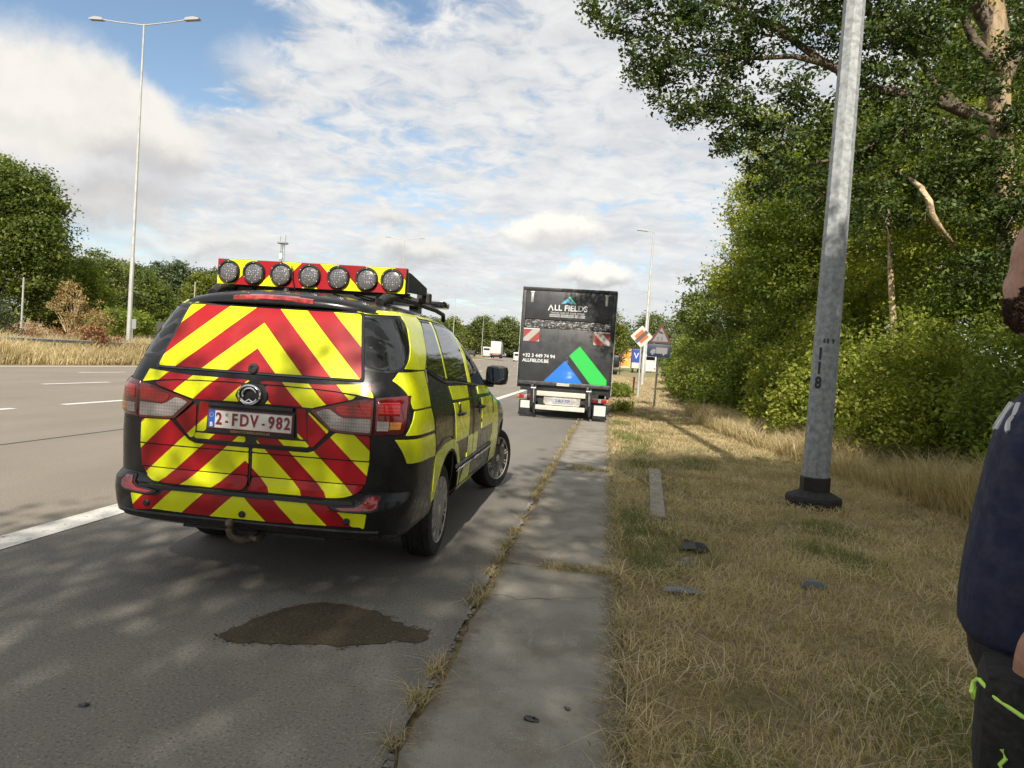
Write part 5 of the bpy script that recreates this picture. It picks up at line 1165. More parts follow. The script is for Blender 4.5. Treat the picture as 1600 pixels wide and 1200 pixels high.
for s_ in (-1, 1):
    mb = MB(); mb.tube([(s_*.072, .004, 1.762), (s_*.086, -.006, 1.758), (s_*.089, -.010, 1.735), (s_*.082, -.002, 1.712), (s_*.072, .004, 1.705)], [.005, .011, .011, .009, .004], 8); mb.build('ear', M_skin, head, sm=70)
    mb = MB(); mb.lathe([(0, -.010), (.009, -.005), (.010, .001), (.006, .008), (0, .010)], 10, Matrix.Translation((s_*.032, .074, 1.742)) @ Matrix.Rotation(-math.pi/2, 4, 'X')); mb.build('eye', pbr('eye_shade', (.10, .08, .07), .3), head, sm=60)
r = np.random.default_rng(3); M_beard = leafmat('dark_brown_beard', (.035, .022, .015), (.06, .038, .026), (.10, .065, .045), .05)
pts = []
while len(pts) < 5200:
    z = r.uniform(1.60, 1.735); a = r.uniform(0, 2*np.pi); rx = np.interp(z, [p[0] for p in prof_h], [p[1] for p in prof_h]); ry = np.interp(z, [p[0] for p in prof_h], [p[2] for p in prof_h]); cy = np.interp(z, [p[0] for p in prof_h], [p[3] for p in prof_h])
    x, y = rx*np.cos(a), cy+ry*np.sin(a); top_ = 1.695-.02*(y > .05)+ .035*(y < .03)
    if y > -.01 and z < top_ and not (abs(x) < .026 and 1.662 < z < 1.682): pts.append((x*1.015, y*1.015+.001, z))
leafmesh('beard', np.array(pts), .0105, 5, M_beard, head, up=-1.0, aspect=.22)
# t-shirt and trousers as closed ring lofts following the body
def loft(name, rings, mat, parent, n_=32, caps=True, wob=0, seed=0, **k):
    vs = []; fs = []
    for (cx, cy, cz, rx, ry, p) in rings:
        for q in range(n_):
            a = 2*math.pi*q/n_; c, s_ = math.cos(a), math.sin(a)
            w = 1+wob*mnoise.noise(Vector((c*2+seed, s_*2, cz*7)))
            vs.append((cx+rx*w*math.copysign(abs(c)**(2/p), c), cy+ry*w*math.copysign(abs(s_)**(2/p), s_), cz))
    for i in range(len(rings)-1):
        for q in range(n_): fs.append((i*n_+q, i*n_+(q+1) % n_, (i+1)*n_+(q+1) % n_, (i+1)*n_+q))
    if caps: fs += [tuple(range(n_))[::-1], tuple(range((len(rings)-1)*n_, len(rings)*n_))]
    m_ = MB(); m_.add(vs, fs); o = m_.build(name, mat, parent, sm=70, **k)
    sb = o.modifiers.new('sub', 'SUBSURF'); sb.levels = 1; sb.render_levels = 1; return o
M_navy = pbr('navy_jersey', (.010, .014, .042), .85, var=(12, .1), bump=(5, .55, .035)); M_trou = pbr('black_canvas', (.009, .009, .010), .85, var=(25, .3), bump=(160, .4, .002)); M_lime = pbr('lime_cord', (.45, .75, .12), .6)
rings = [(0, .045, .918, .190, .195, 2.3), (0, .05, .940, .198, .208, 2.3), (0, .052, 1.03, .200, .208, 2.3), (0, .050, 1.10, .202, .206, 2.3), (0, .045, 1.20, .205, .198, 2.4), (0, .042, 1.30, .212, .188, 2.4), (0, .036, 1.39, .218, .182, 2.4), (0, .028, 1.455, .212, .160, 2.2), (0, .018, 1.51, .170, .115, 2.1), (0, .01, 1.55, .090, .078, 2), (0, .02, 1.575, .074, .072, 2)]
ts = loft('t_shirt', rings, M_navy, pp, wob=.03)
for s_ in (-1, 1):
    mb = MB(); mb.tube([(s_*.15, -.02, 1.455), (s_*.205, -.03, 1.445), (s_*.25, -.04, 1.36), (s_*.276, -.03, 1.25), (s_*.278, -.025, 1.22)], [.095, .10, .088, .082, .084], 16, caps=False); mb.build('sleeve', M_navy, ts, sm=70)
mb = MB()                                                     # white chest print
def strokes(P, wd):
    for a, b_ in zip(P, P[1:]):
        A, B = Vector(a), Vector(b_); d = (B-A).normalized(); s_ = d.cross(Vector((0, 1, 0))).normalized()*wd; mb.add([A-s_, A+s_, B+s_, B-s_], [(0, 1, 2, 3)])
def chest_y(x, z):
    zs_ = [r_[2] for r_ in rings]; cy = float(np.interp(z, zs_, [r_[1] for r_ in rings])); rx = float(np.interp(z, zs_, [r_[3] for r_ in rings])); ry = float(np.interp(z, zs_, [r_[4] for r_ in rings]))
    return cy+ry*max(0, 1-abs(x/rx)**2.35)**(1/2.35)+.006
def chest_stroke(P, wd):
    q = []
    for a, b_ in zip(P, P[1:]):
        for i in range(5): t = i/5; q.append((a[0]+(b_[0]-a[0])*t, a[1]+(b_[1]-a[1])*t))
    q.append(P[-1]); mb.tube([(x, chest_y(x, z)-.0125, z) for x, z in q], wd*.85, 6)
for P in ([(-.03, 1.445), (-.035, 1.385)], [(-.075, 1.445), (-.095, 1.42), (-.09, 1.405), (-.11, 1.385)], [(.01, 1.445), (.03, 1.385), (.05, 1.445)], [(.08, 1.385), (.08, 1.445)]): chest_stroke(P, .008)
mb.build('chest_print', M_lett, ts)
hips = [(0, .03, .80, .185, .165, 2.4), (0, .045, .88, .198, .190, 2.4), (0, .045, .96, .195, .192, 2.4), (0, .04, 1.00, .186, .178, 2.4)]
tr_ = loft('trousers', hips, M_trou, pp, wob=.03)
for s_ in (-1, 1):
    loft('trouser_leg', [(s_*.11, -.02, .06, .080, .095, 2), (s_*.11, -.015, .12, .088, .105, 2), (s_*.11, -.01, .35, .095, .115, 2), (s_*.108, .0, .50, .105, .125, 2), (s_*.105, .01, .70, .118, .145, 2.2), (s_*.098, .015, .84, .120, .165, 2.3), (s_*.095, .02, .90, .10, .155, 2.3)], M_trou, tr_, 24, wob=.06, seed=s_)
    mb = MB(); mb.box(s_*.21-.02, s_*.21+.02, -.09, .12, .58, .84, .015); mb.build('cargo_pocket', M_trou, tr_, sm=50)
    mb = MB(); mb.tube([(s_*.12, -.10, .04), (s_*.12, 0, .055), (s_*.12, .10, .045), (s_*.12, .19, .035)], [.045, .055, .05, .035], 12); mb.build('boot', M_tframe, pp, sm=60)
mb = MB(); mb.box(-.305, -.12, .03, .215, .70, .935, .035); mb.build('holster_pocket', M_trou, tr_, sm=50)
mb = MB(); P = [(-.300, -.02, .868), (-.307, .03, .856), (-.309, .07, .854), (-.309, .11, .860), (-.307, .15, .872), (-.300, .19, .890), (-.280, .219, .912)]; mb.tube(P, .0042, 8); mb.tube([(-.280, .220, .912), (-.272, .227, .90), (-.276, .229, .882), (-.268, .224, .868), (-.264, .222, .89)], .0035, 6); mb.tube([(-.306, .175, .80), (-.308, .168, .785), (-.306, .176, .77), (-.308, .168, .755)], .0038, 6); mb.tube([(-.308, .14, .775), (-.308, .07, .750)], [.002, .006], 6); mb.build('lime_cord', M_lime, tr_)
# hands: the near one is inside its pocket, the far one hangs
for s_ in (-1, 1):
    hx, hy, hz = (-.225, .10, .85) if s_ < 0 else (.265, -.08, .86)
    Jh = [((hx, hy, hz+.02), (.026, .022)), ((hx, hy+.02, hz-.035), (.034, .018)), ((hx, hy+.03, hz-.065), (.034, .016))]
    hand = skin_figure('hand', Jh, [(0, 1), (1, 2)], M_skin, pp, 1)
    mb = MB()
    for i, L in enumerate((.065, .075, .070, .055)):
        fy = hy+.055-.021*i; mb.tube([(hx, fy, hz-.06), (hx-s_*.004, fy+.006, hz-.06-L*.5), (hx-s_*.016, fy+.008, hz-.06-L)], [.0095, .009, .007], 8)
    mb.tube([(hx, hy+.05, hz-.005), (hx-s_*.006, hy+.078, hz-.035), (hx-s_*.012, hy+.082, hz-.065)], [.012, .011, .008], 8); mb.build('fingers', M_skin, hand, sm=70)
# ------------------------------------------------------------------ vegetation, right side
G_hedge = 'bushes at the edge of the right verge'
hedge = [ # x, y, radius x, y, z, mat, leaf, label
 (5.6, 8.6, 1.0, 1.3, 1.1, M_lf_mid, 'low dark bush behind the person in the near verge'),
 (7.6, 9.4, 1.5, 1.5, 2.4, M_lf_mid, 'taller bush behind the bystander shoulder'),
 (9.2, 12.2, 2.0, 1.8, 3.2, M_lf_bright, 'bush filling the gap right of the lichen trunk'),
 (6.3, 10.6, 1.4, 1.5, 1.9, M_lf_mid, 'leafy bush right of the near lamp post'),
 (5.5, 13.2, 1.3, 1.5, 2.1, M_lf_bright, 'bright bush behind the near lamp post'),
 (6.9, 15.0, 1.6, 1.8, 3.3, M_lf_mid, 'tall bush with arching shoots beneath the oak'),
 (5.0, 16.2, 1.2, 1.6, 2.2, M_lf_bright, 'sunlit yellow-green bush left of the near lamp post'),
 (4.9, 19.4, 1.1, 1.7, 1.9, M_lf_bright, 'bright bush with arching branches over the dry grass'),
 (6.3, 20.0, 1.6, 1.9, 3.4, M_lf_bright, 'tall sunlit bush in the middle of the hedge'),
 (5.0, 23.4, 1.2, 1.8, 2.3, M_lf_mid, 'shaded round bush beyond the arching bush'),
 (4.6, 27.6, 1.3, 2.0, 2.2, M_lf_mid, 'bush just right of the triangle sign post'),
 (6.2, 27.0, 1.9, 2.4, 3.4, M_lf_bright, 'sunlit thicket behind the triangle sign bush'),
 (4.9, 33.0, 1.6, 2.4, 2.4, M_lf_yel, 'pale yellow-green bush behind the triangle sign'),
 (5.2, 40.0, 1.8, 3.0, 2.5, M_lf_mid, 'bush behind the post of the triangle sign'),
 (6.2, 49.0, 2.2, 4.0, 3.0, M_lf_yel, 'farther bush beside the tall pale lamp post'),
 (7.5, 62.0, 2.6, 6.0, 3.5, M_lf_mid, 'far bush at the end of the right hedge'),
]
for i, (x, y, rx, ry, rz, mt, lab) in enumerate(hedge):
    lf = .075 if y < 16 else (.095 if y < 24 else .10 + .002*(y-24)); ncl = int(330*min(1.6, rx*rz/2.4)); per = 52 if y < 24 else 36
    B = [(0, 0, rz*.45, rx, ry, rz*.55), (rs.uniform(-.4, .4), rs.uniform(-.6, .6), rz*.8, rx*.6, ry*.6, rz*.42), (-rx*.35, -ry*.3, rz*.3, rx*.75, ry*.7, rz*.38)]
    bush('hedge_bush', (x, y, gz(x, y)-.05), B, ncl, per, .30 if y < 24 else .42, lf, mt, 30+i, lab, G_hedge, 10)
G_rt = 'trees of the wood along the right verge'
def R(x, y): return (x, y, gz(x, y)-.1)
tree('field_maple', R(7.5, 18.2), 8, [(-.5, -.6, 4.3, 2.1, 1.9, 1.9), (.5, -.9, 6.0, 2.2, 1.8, 1.8), (1.8, -1.6, 3.4, 1.7, 1.5, 1.7), (-1.0, .5, 2.9, 1.3, 1.4, 1.2)], 900, 60, .36, .09, M_lf_bright, 61, 'leafy maple with sunlit leaves directly behind the near lamp post', G_rt, r0=.17)
tree('hazel_tree', R(8.6, 14.2), 7, [(0, 0, 3.8, 1.7, 1.6, 2.2), (.8, -.5, 2.2, 1.5, 1.3, 1.5)], 520, 60, .34, .085, M_lf_bright, 62, 'bright hazel tree behind the person beside the lichen trunk', G_rt, r0=.12)
tree('hawthorn_tree', R(5.9, 23.0), 9, [(0, 0, 4.2, 1.8, 1.8, 1.7), (-.4, .2, 6.3, 1.6, 1.6, 1.6), (.4, 0, 8.2, 1.1, 1.2, 1.3)], 620, 55, .42, .11, M_lf_mid, 63, 'tall hawthorn rising below the oak branch tips', G_rt, r0=.16)
tree('slender_tree', R(5.3, 27.5), 11, [(0, 0, 10.0, .8, .9, 1.6), (0, 0, 7.6, 1.3, 1.3, 1.8), (.2, 0, 5.2, 1.7, 1.6, 1.6)], 480, 48, .42, .12, M_lf_bright, 64, 'slender tree with a yellow-lit pointed top under the oak boughs', G_rt, r0=.13)
tree('dark_sycamore', R(8.0, 43), 8.5, [(-.8, 0, 4.6, 3.2, 3.2, 2.6), (1.2, 0, 6.2, 3.0, 3.0, 2.4)], 620, 48, .6, .19, M_lf_dark, 65, 'dark rounded tree at the far left end of the wood', G_rt, r0=.25)
tree('dark_sycamore', R(7.2, 33), 8.0, [(0, 0, 4.2, 2.4, 2.8, 2.4), (.6, 0, 6.0, 2.0, 2.4, 1.9)], 620, 48, .5, .16, M_lf_dark, 66, 'dark tree between the triangle sign and the slender tree', G_rt, r0=.22)
tree('ash_tree', R(9.8, 22), 13, [(0, 0, 8, 3.2, 3, 3.4), (-1.2, -.5, 5.0, 2.6, 2.4, 2.2), (1, 0, 11, 2.5, 2.5, 2)], 900, 50, .55, .14, M_lf_mid, 67, 'tall dark ash deep in the wood behind the lamp post', G_rt, r0=.3)
tree('ash_tree', R(11.2, 15), 11, [(0, 0, 6.5, 2.2, 2.2, 3.0), (0, 0, 3.5, 2.4, 2.2, 2.0)], 650, 50, .5, .13, M_lf_mid, 68, 'ash tree at the right edge behind the bystander head', G_rt, r0=.2)
tree('ash_tree', R(10.0, 30), 13, [(0, 0, 7, 3.0, 3.5, 3.6), (-1, 0, 10, 2.2, 2.5, 2.2)], 600, 46, .65, .18, M_lf_mid, 69, 'dark tree high behind the slender yellow-lit tree', G_rt, r0=.3)
tree('ash_tree', R(15.0, 20), 14, [(0, 0, 8, 4, 4, 4.5), (0, 0, 3.5, 3.5, 3.5, 2.5)], 600, 46, .8, .2, M_lf_mid, 70, 'large dark tree filling the wood at the far right', G_rt, r0=.3)
# the oak whose boughs reach over the verge
oak = empty('oak_tree', (7.6, 14.4, gz(7.6, 14.4)-.1), 0, label='big oak with lichen-yellow trunk reaching dark boughs over the verge', cat='tree')
O = Vector(oak.location)
def rel(u, v, Y):
    d = F_+R_*((u-800)/FPX)-U_*((v-600)/FPX); t = Y/d.y; return Vector((0, 0, CAMH))+d*t-O
mb = MB()
mb.tube([rel(1585, 520, 14.2), rel(1572, 330, 14.2), rel(1562, 200, 14.2), rel(1556, 60, 14.2), rel(1545, -60, 14.2), rel(1560, -260, 14.2), rel(1600, -500, 14.2)], [.20, .18, .175, .19, .16, .13, .08], 12)
mb.v = [tuple(Vector(v)*(1) + Vector((.035*mnoise.noise(Vector(v)*2.2), .035*mnoise.noise(Vector(v)*2.2+Vector((5, 0, 0))), 0))) for v in mb.v]
M_oakbark = bpy.data.materials.new('lichen_bark'); M_oakbark.use_nodes = True; n = N(M_oakbark.node_tree); b = M_oakbark.node_tree.nodes['Principled BSDF']; co = n.new('ShaderNodeTexCoord').outputs['Object']
st = n.vm('MULTIPLY', co, (1, 1, .25)); c = n.mix(n.ss(n.noise(st, 9, 5, .7), .35, .65), (.16, .12, .075), (.40, .30, .19)); c = n.mix(n.ss(n.noise(co, 2.6, 4, .6), .50, .62, 0, .55), c, (.36, .27, .09)); n.link(c, b.inputs['Base Color']); b.inputs['Roughness'].default_value = .9
bn = n.new('ShaderNodeBump'); bn.inputs['Strength'].default_value = 1; bn.inputs['Distance'].default_value = .05; n.link(n.noise(st, 14, 5, .7), bn.inputs['Height']); n.link(bn.outputs[0], b.inputs['Normal'])
mb.build('trunk', M_oakbark, oak, sm=50)
lm = MB()
boughs = [([(1552, 100, 14.2), (1520, 60, 14.1), (1500, 10, 13.9), (1490, -40, 13.7), (1470, -90, 13.4)], .11), ([(1552, 190, 14.2), (1510, 175, 14.0), (1460, 130, 13.8), (1425, 75, 13.6), (1395, 10, 13.4), (1385, -80, 13.2)], .09),
          ([(1548, 40, 14.2), (1500, -30, 14.0), (1430, -90, 13.6), (1300, -150, 13.2), (1150, -160, 13)], .16),
          ([(1515, 178, 14.0), (1478, 162, 13.8), (1440, 150, 13.6), (1370, 140, 13.6), (1290, 100, 13.4), (1215, 45, 13.2), (1150, 12, 13.0), (1080, -8, 12.9), (1010, -20, 12.8)], .12),
          ([(1290, 100, 13.4), (1240, 88, 13.2), (1170, 92, 13.1), (1090, 85, 13.0), (1030, 110, 13.0)], .06),
          ([(1170, 92, 13.1), (1130, 120, 13), (1100, 140, 13)], .035),
          ([(1555, 225, 14.2), (1512, 205, 13.9), (1470, 190, 13.6), (1400, 210, 13.5), (1330, 240, 13.4), (1260, 260, 13.3), (1180, 320, 13.2)], .08),
          ([(1330, 240, 13.4), (1290, 220, 13.3), (1230, 200, 13.2), (1180, 230, 13.2)], .04),
          ([(1400, 60, 13.4), (1350, 10, 13.2), (1280, -30, 13.1), (1180, -60, 13), (1040, -90, 12.8)], .09),
          ([(1570, 130, 14.2), (1600, 60, 14.4), (1650, -20, 14.6), (1700, -100, 14.8)], .10)]
for P, r_ in boughs:
    Q = [rel(*p) for p in P]; m_ = len(Q); lm.tube(Q, [r_*(1-.85*i/(m_-1)) for i in range(m_)], 7, caps=False)
lm.build('boughs', M_bark, oak, sm=60)
sprays = [(960, 5, 12.8, .5), (1000, 35, 12.8, .55), (1015, 95, 12.9, .5), (1045, 130, 12.9, .55), (1060, 60, 12.9, .6), (1050, -30, 12.9, .7), (1115, 20, 13, .6), (1120, 90, 13, .6), (1105, 165, 13, .42), (1070, 180, 13, .28),
          (1150, 150, 13.1, .5), (1180, 60, 13.1, .65), (1175, 205, 13.2, .55), (1130, 225, 13.1, .32), (1240, 140, 13.2, .55), (1230, 230, 13.2, .6), (1200, 280, 13.2, .5), (1270, 30, 13.2, .7), (1290, 180, 13.3, .6),
          (1330, 60, 13.3, .7), (1320, 270, 13.4, .6), (1280, 300, 13.3, .5), (1370, 130, 13.5, .65), (1400, 40, 13.4, .8), (1390, 230, 13.5, .65), (1440, 30, 13.6, .7), (1470, 260, 13.7, .6), (1350, 330, 13.5, .6), (1180, -50, 13, .9), (1330, -60, 13.2, 1.0), (1480, -40, 13.8, .9), (1600, 20, 14.6, .8), (1650, 120, 15, .9), (1500, 120, 14.4, .5), (1430, 330, 13.8, .6), (1540, 240, 13.6, .38), (1575, 300, 13.6, .40), (1590, 180, 13.7, .3), (1535, 350, 13.7, .5), (1590, 400, 13.7, .5), (1520, 430, 13.8, .6), (1500, 300, 13.9, .5), (1460, 140, 13.2, .35), (1505, 205, 13.4, .4), (1425, 190, 13.2, .45), (1545, 130, 13.4, .22), (1585, 70, 13.5, .3), (1560, 250, 13.3, .35), (1590, 330, 13.3, .4), (1450, 75, 13.3, .35)]
Cs = []; Ts = []; r = np.random.default_rng(77)
for u, v, Y, rad in sprays:
    c = np.array(rel(u, v, Y)); nc = int(34*rad/.5*rad/.5*.52)+5
    d = r.normal(size=(nc, 3)); d /= np.linalg.norm(d, axis=1)[:, None]; cc = c+d*(rad*r.uniform(.25, 1.1, nc)**.7)[:, None]*np.array([1, 1.3, .8])
    off = r.normal(size=(nc, 38, 3))*np.array([.11, .11, .06]); Cs.append((cc[:, None]+off).reshape(-1, 3)); Ts.append(np.repeat(r.uniform(.1, .9, nc), 38))
# the rest of the crown, above and behind what the picture shows
Cu, _, Tu = crown([(-5.0, -2.4, 10.0, 2.0, 2.0, 1.2), (-1.5, -1.0, 11.8, 2.6, 2.2, 1.2), (1.5, 2.5, 10.5, 2.6, 2.6, 2.0)], 520, 40, .45, 91, .2)
Cs = np.concatenate(Cs+[Cu]); Ts = np.concatenate(Ts+[Tu])
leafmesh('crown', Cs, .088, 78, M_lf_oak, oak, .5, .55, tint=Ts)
tw = MB(); 
for k_, (u, v, Y, rad) in enumerate(sprays):
    rs2 = random.Random(k_); c = rel(u, v, Y)
    for q in range(4): e = c+Vector((rs2.uniform(-1, 1), rs2.uniform(-1, 1), rs2.uniform(-1, .7)))*rad; s_ = c+Vector((rs2.uniform(.1, .5), .1, rs2.uniform(-.1, .3)))*rad; tw.tube([s_, s_.lerp(e, .5)+Vector((0, 0, .06)), e], [.016, .010, .004], 4, caps=False)
tag(tw.build('twigs', M_bark, oak), kind='stuff')
# bare pale stems seen among the leaves
st_ = empty('bare_stem', (0, 0, 0), 0, label='pale curved bare branch hanging lit among the leaves', cat='branch'); O = Vector((0, 0, 0))
mb = MB(); mb.tube([rel(1400, 268, 15.5), rel(1425, 282, 13.6), rel(1441, 295, 13.0), rel(1452, 315, 13.0), rel(1456, 335, 13.0), rel(1470, 358, 13.2), rel(1492, 385, 14.5), rel(1520, 410, 16.0)], [.02, .04, .05, .058, .055, .045, .035, .02], 8); mb.build('wood', M_barkp, st_, sm=60)
st_ = empty('bare_stem', (0, 0, 0), 0, label='slim pale upright trunk in the shaded wood right of the lamp post', cat='branch')
mb = MB(); mb.tube([rel(1402, 680, 15.2), rel(1398, 540, 15.0), rel(1394, 470, 14.9), rel(1391, 420, 14.9), rel(1388, 345, 15.3), rel(1384, 280, 17.0)], [.075, .07, .06, .055, .045, .03], 8); mb.build('wood', M_barkp, st_, sm=60)
# wood edge behind the camera: it shades the verge
G_bk = 'trees behind the viewer on the same verge'
bt = tree('verge_tree', (3.4, -4.0, 0), 12, [(-.6, 0, 8.5, 3.2, 3.6, 2.4), (0, 3.2, 7.2, 3.0, 2.6, 1.8), (.5, -3, 9.0, 3.2, 3.2, 2.2)], 1050, 46, .52, .16, M_lf_mid, 101, 'broad tree standing just behind the viewer on the verge', G_bk, r0=.3, shell=.1)
tree('verge_tree', (2.5, -10.5, 0), 13, [(-1.6, 0, 9.2, 3.0, 3.0, 2.4), (1.0, 1, 8, 3, 3, 2.4)], 230, 90, .85, .16, M_lf_mid, 102, 'second broad tree behind the viewer', G_bk, r0=.3, shell=.2)
tree('verge_tree', (7.0, 2.5, 0), 12, [(0, 0, 7.0, 2.4, 3.0, 2.4)], 560, 40, .5, .15, M_lf_mid, 103, 'broad tree beside the viewer at right, outside the picture', G_bk, r0=.25, shell=.15)
tree('verge_tree', (8.0, -7.0, 0), 14, [(0, 0, 8.0, 3.5, 4, 4.0)], 450, 40, .6, .2, M_lf_mid, 104, 'dark tree behind the viewer to the right', G_bk, r0=.3, shell=.2)
tree('verge_tree', (-1.4, -7.2, 0), 9, [(-1.0, 0, 7.6, 1.7, 2.2, 1.1), (.2, 1.2, 7.2, 1.4, 1.6, .9)], 34, 90, .75, .15, M_lf_mid, 105, 'light branch crown behind the viewer over the shoulder', G_bk, r0=.12, shell=.1, top=(3.4, -2, 7))

# ------------------------------------------------------------------ vegetation, left side
G_l = 'trees beyond the opposite carriageway'
def Lb(x, y): return (x, y, gz(x, y)-.3)
T = tree
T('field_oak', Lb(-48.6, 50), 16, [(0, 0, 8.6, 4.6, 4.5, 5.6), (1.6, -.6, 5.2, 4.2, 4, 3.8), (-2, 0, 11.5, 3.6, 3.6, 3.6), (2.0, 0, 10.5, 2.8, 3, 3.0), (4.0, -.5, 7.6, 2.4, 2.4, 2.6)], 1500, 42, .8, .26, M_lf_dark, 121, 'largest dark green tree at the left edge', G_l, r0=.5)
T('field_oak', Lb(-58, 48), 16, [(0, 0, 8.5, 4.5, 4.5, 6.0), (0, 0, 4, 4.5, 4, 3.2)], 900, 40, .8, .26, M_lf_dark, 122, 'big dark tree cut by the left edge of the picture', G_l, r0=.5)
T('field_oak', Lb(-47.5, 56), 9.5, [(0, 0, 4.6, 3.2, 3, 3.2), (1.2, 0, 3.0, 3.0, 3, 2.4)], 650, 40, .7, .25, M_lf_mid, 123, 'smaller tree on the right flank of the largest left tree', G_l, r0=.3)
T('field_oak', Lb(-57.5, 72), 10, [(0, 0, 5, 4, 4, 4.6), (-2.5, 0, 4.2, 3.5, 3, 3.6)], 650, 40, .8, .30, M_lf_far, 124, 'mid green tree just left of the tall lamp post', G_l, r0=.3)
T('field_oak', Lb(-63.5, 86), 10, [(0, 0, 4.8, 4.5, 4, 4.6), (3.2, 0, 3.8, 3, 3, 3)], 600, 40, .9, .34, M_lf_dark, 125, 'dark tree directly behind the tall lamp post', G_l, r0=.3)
for i, (x, y, h, w, lab) in enumerate([(-108, 152, 14.0, 6.5, 'grey-green willow-like tree right of the tall lamp post'), (-99.5, 148, 13.6, 6.0, 'second grey-green tree in the distance right of the lamp post'), (-91, 150, 13.0, 6, 'third grey-green tree in the distance, left of the round tree'), (-117, 150, 13.5, 6.5, 'grey-green distant tree partly behind the tall lamp post')]):
    T('distant_tree', Lb(x, y), h, [(0, 0, h*.42, w, w, h*.42), (w*.3, 0, h*.66, w*.55, w*.6, h*.3), (-w*.4, 0, h*.6, w*.5, w*.5, h*.3)], 420, 36, 1.4, .55, M_lf_blue, 130+i, lab, G_l, r0=.4)
T('round_tree', Lb(-67.3, 110), 10.5, [(0, 0, 5.0, 3.6, 3.6, 4.3)], 420, 36, 1.0, .38, M_lf_yel, 140, 'round yellow-green tree beside the left end of the lamp bar', G_l, r0=.3)
T('distant_tree', Lb(-82, 150), 9, [(0, 0, 4.2, 9, 5, 4)], 420, 36, 1.3, .5, M_lf_far, 141, 'low distant tree behind the round yellow-green tree', G_l, r0=.3)
# the dry hogweed-like bush, weeds and rusty dock on the bank
bush('dry_bush', (-31.3, 37.5, 1.1), [(0, 0, 1.7, 1.6, 1.2, 1.3), (1.5, 0, 1.0, 1.2, .9, .9), (-.3, 0, 2.5, .9, .8, .8)], 130, 26, .26, .12, M_lf_dry, 150, 'tan dried bush with feathery seed heads before the dark tree', None, 30, 'bush', .35, smat=M_barkp)
bush('willow_bush', (-31.6, 31.5, 1.0), [(0, 0, .9, 1.6, 1.2, 1.2)], 260, 36, .26, .13, M_lf_blue, 151, 'grey-green willow bush at the left edge of the bank', None, 14, 'bush', .4, aspect=.3)
bush('rusty_dock', (-29.6, 33.5, .75), [(0, 0, .4, 2.0, 1.0, .7), (2.0, 1, .3, 1.6, 1, .6), (-2.4, 0, .35, 1.6, 1, .6)], 150, 26, .26, .10, M_lf_rust, 152, 'rust-red dock weeds below the tan dried bush', None, 24, 'weeds', .3, up=0)
bush('rusty_dock', (-26.3, 33, .8), [(0, 0, .45, .7, .6, .7)], 90, 26, .18, .10, M_lf_rust, 153, 'small rust-red weed clump left of the tall lamp post foot', None, 12, 'weeds', .3, up=0)
bush('bramble', (-31.0, 50, 1.3), [(0, 0, 1.0, 3.0, 1.5, 1.2), (3.0, 2, .8, 2.2, 1.5, 1.0)], 420, 36, .4, .16, M_lf_yel, 154, 'olive brambles right of the tall lamp post foot', None, 16, 'bush', .4)
bush('bramble', (-34.5, 46, 1.3), [(0, 0, .9, 2.5, 1.5, 1.1)], 300, 34, .4, .16, M_lf_mid, 155, 'green brambles between the dried bush and the tall lamp post', None, 16, 'bush', .4)
# far wood across the road end
rs3 = random.Random(5)
far = [(-78, 262, 13.5), (-70, 270, 14.5), (-62.5, 262, 14), (-66, 300, 17), (-58, 305, 19), (-50, 320, 19.5), (-57, 335, 20), (-43, 325, 18.5), (-36, 330, 16.5), (-92, 285, 14), (-102, 300, 15), (-28, 340, 16), (-20, 340, 15)]
for i, (x, y, h) in enumerate(far):
    z = gz(-10, y)-.5; w = rs3.uniform(6, 8.5); B = [(0, 0, h*.4, w, w*.8, h*.42), (w*.3*rs3.choice((-1, 1)), 0, h*.68, w*.55, w*.5, h*.3)]
    labs = ['leftmost visible tree of the far wood beside the van roof', 'far wood tree above the van front door', 'far wood tree above the door mirror', 'tall far wood tree left of the distant lorry', 'tallest far wood tree behind the distant lorry', 'far wood tree right above the distant lorry', 'rearmost tree of the far wood behind the lorry', 'far wood tree between the lorry and the box truck', 'far wood tree touching the left edge of the box truck', 'far wood tree hidden mostly by the van roof bar', 'outer far wood tree behind the van', 'far wood tree mostly behind the box truck', 'far wood tree wholly behind the box truck']
    T('far_tree', (x, y, z), h, B, 260, 34, 2.0, .85, M_lf_far if i % 3 else M_lf_yel, 160+i, labs[i], 'trees of the far wood at the road end', r0=.4, nl=6)
# right of the box truck
T('weeping_tree', (-1.2, 108, gz(0, 108)), 11.5, [(0, 0, 5.4, 3.0, 3, 5.2), (1.6, 0, 4.2, 2.2, 2, 3.6), (-1.5, 0, 7.5, 2, 2, 3.2)], 520, 40, .9, .32, M_lf_yel, 180, 'pale green weeping tree just right of the box truck', None, r0=.3)
for i, (x, y, h, w, lab) in enumerate([(9.5, 195, 15.5, 8, 'distant dark tree behind the diamond sign'), (19, 200, 17, 8, 'distant dark tree left of the wood edge'), (0, 200, 13, 8, 'distant tree behind the weeping tree'), (16, 130, 10, 5, 'middle distance tree behind the triangle sign'), (11, 85, 7, 4, 'green tree closing the verge end behind the triangle sign')]):
    T('distant_tree', (x, y, gz(0, y)), h, [(0, 0, h*.42, w, w*.8, h*.44), (w*.3, 0, h*.7, w*.5, w*.5, h*.28)], 300, 36, .22*w, .075*w, M_lf_far, 190+i, lab, None, r0=.35)
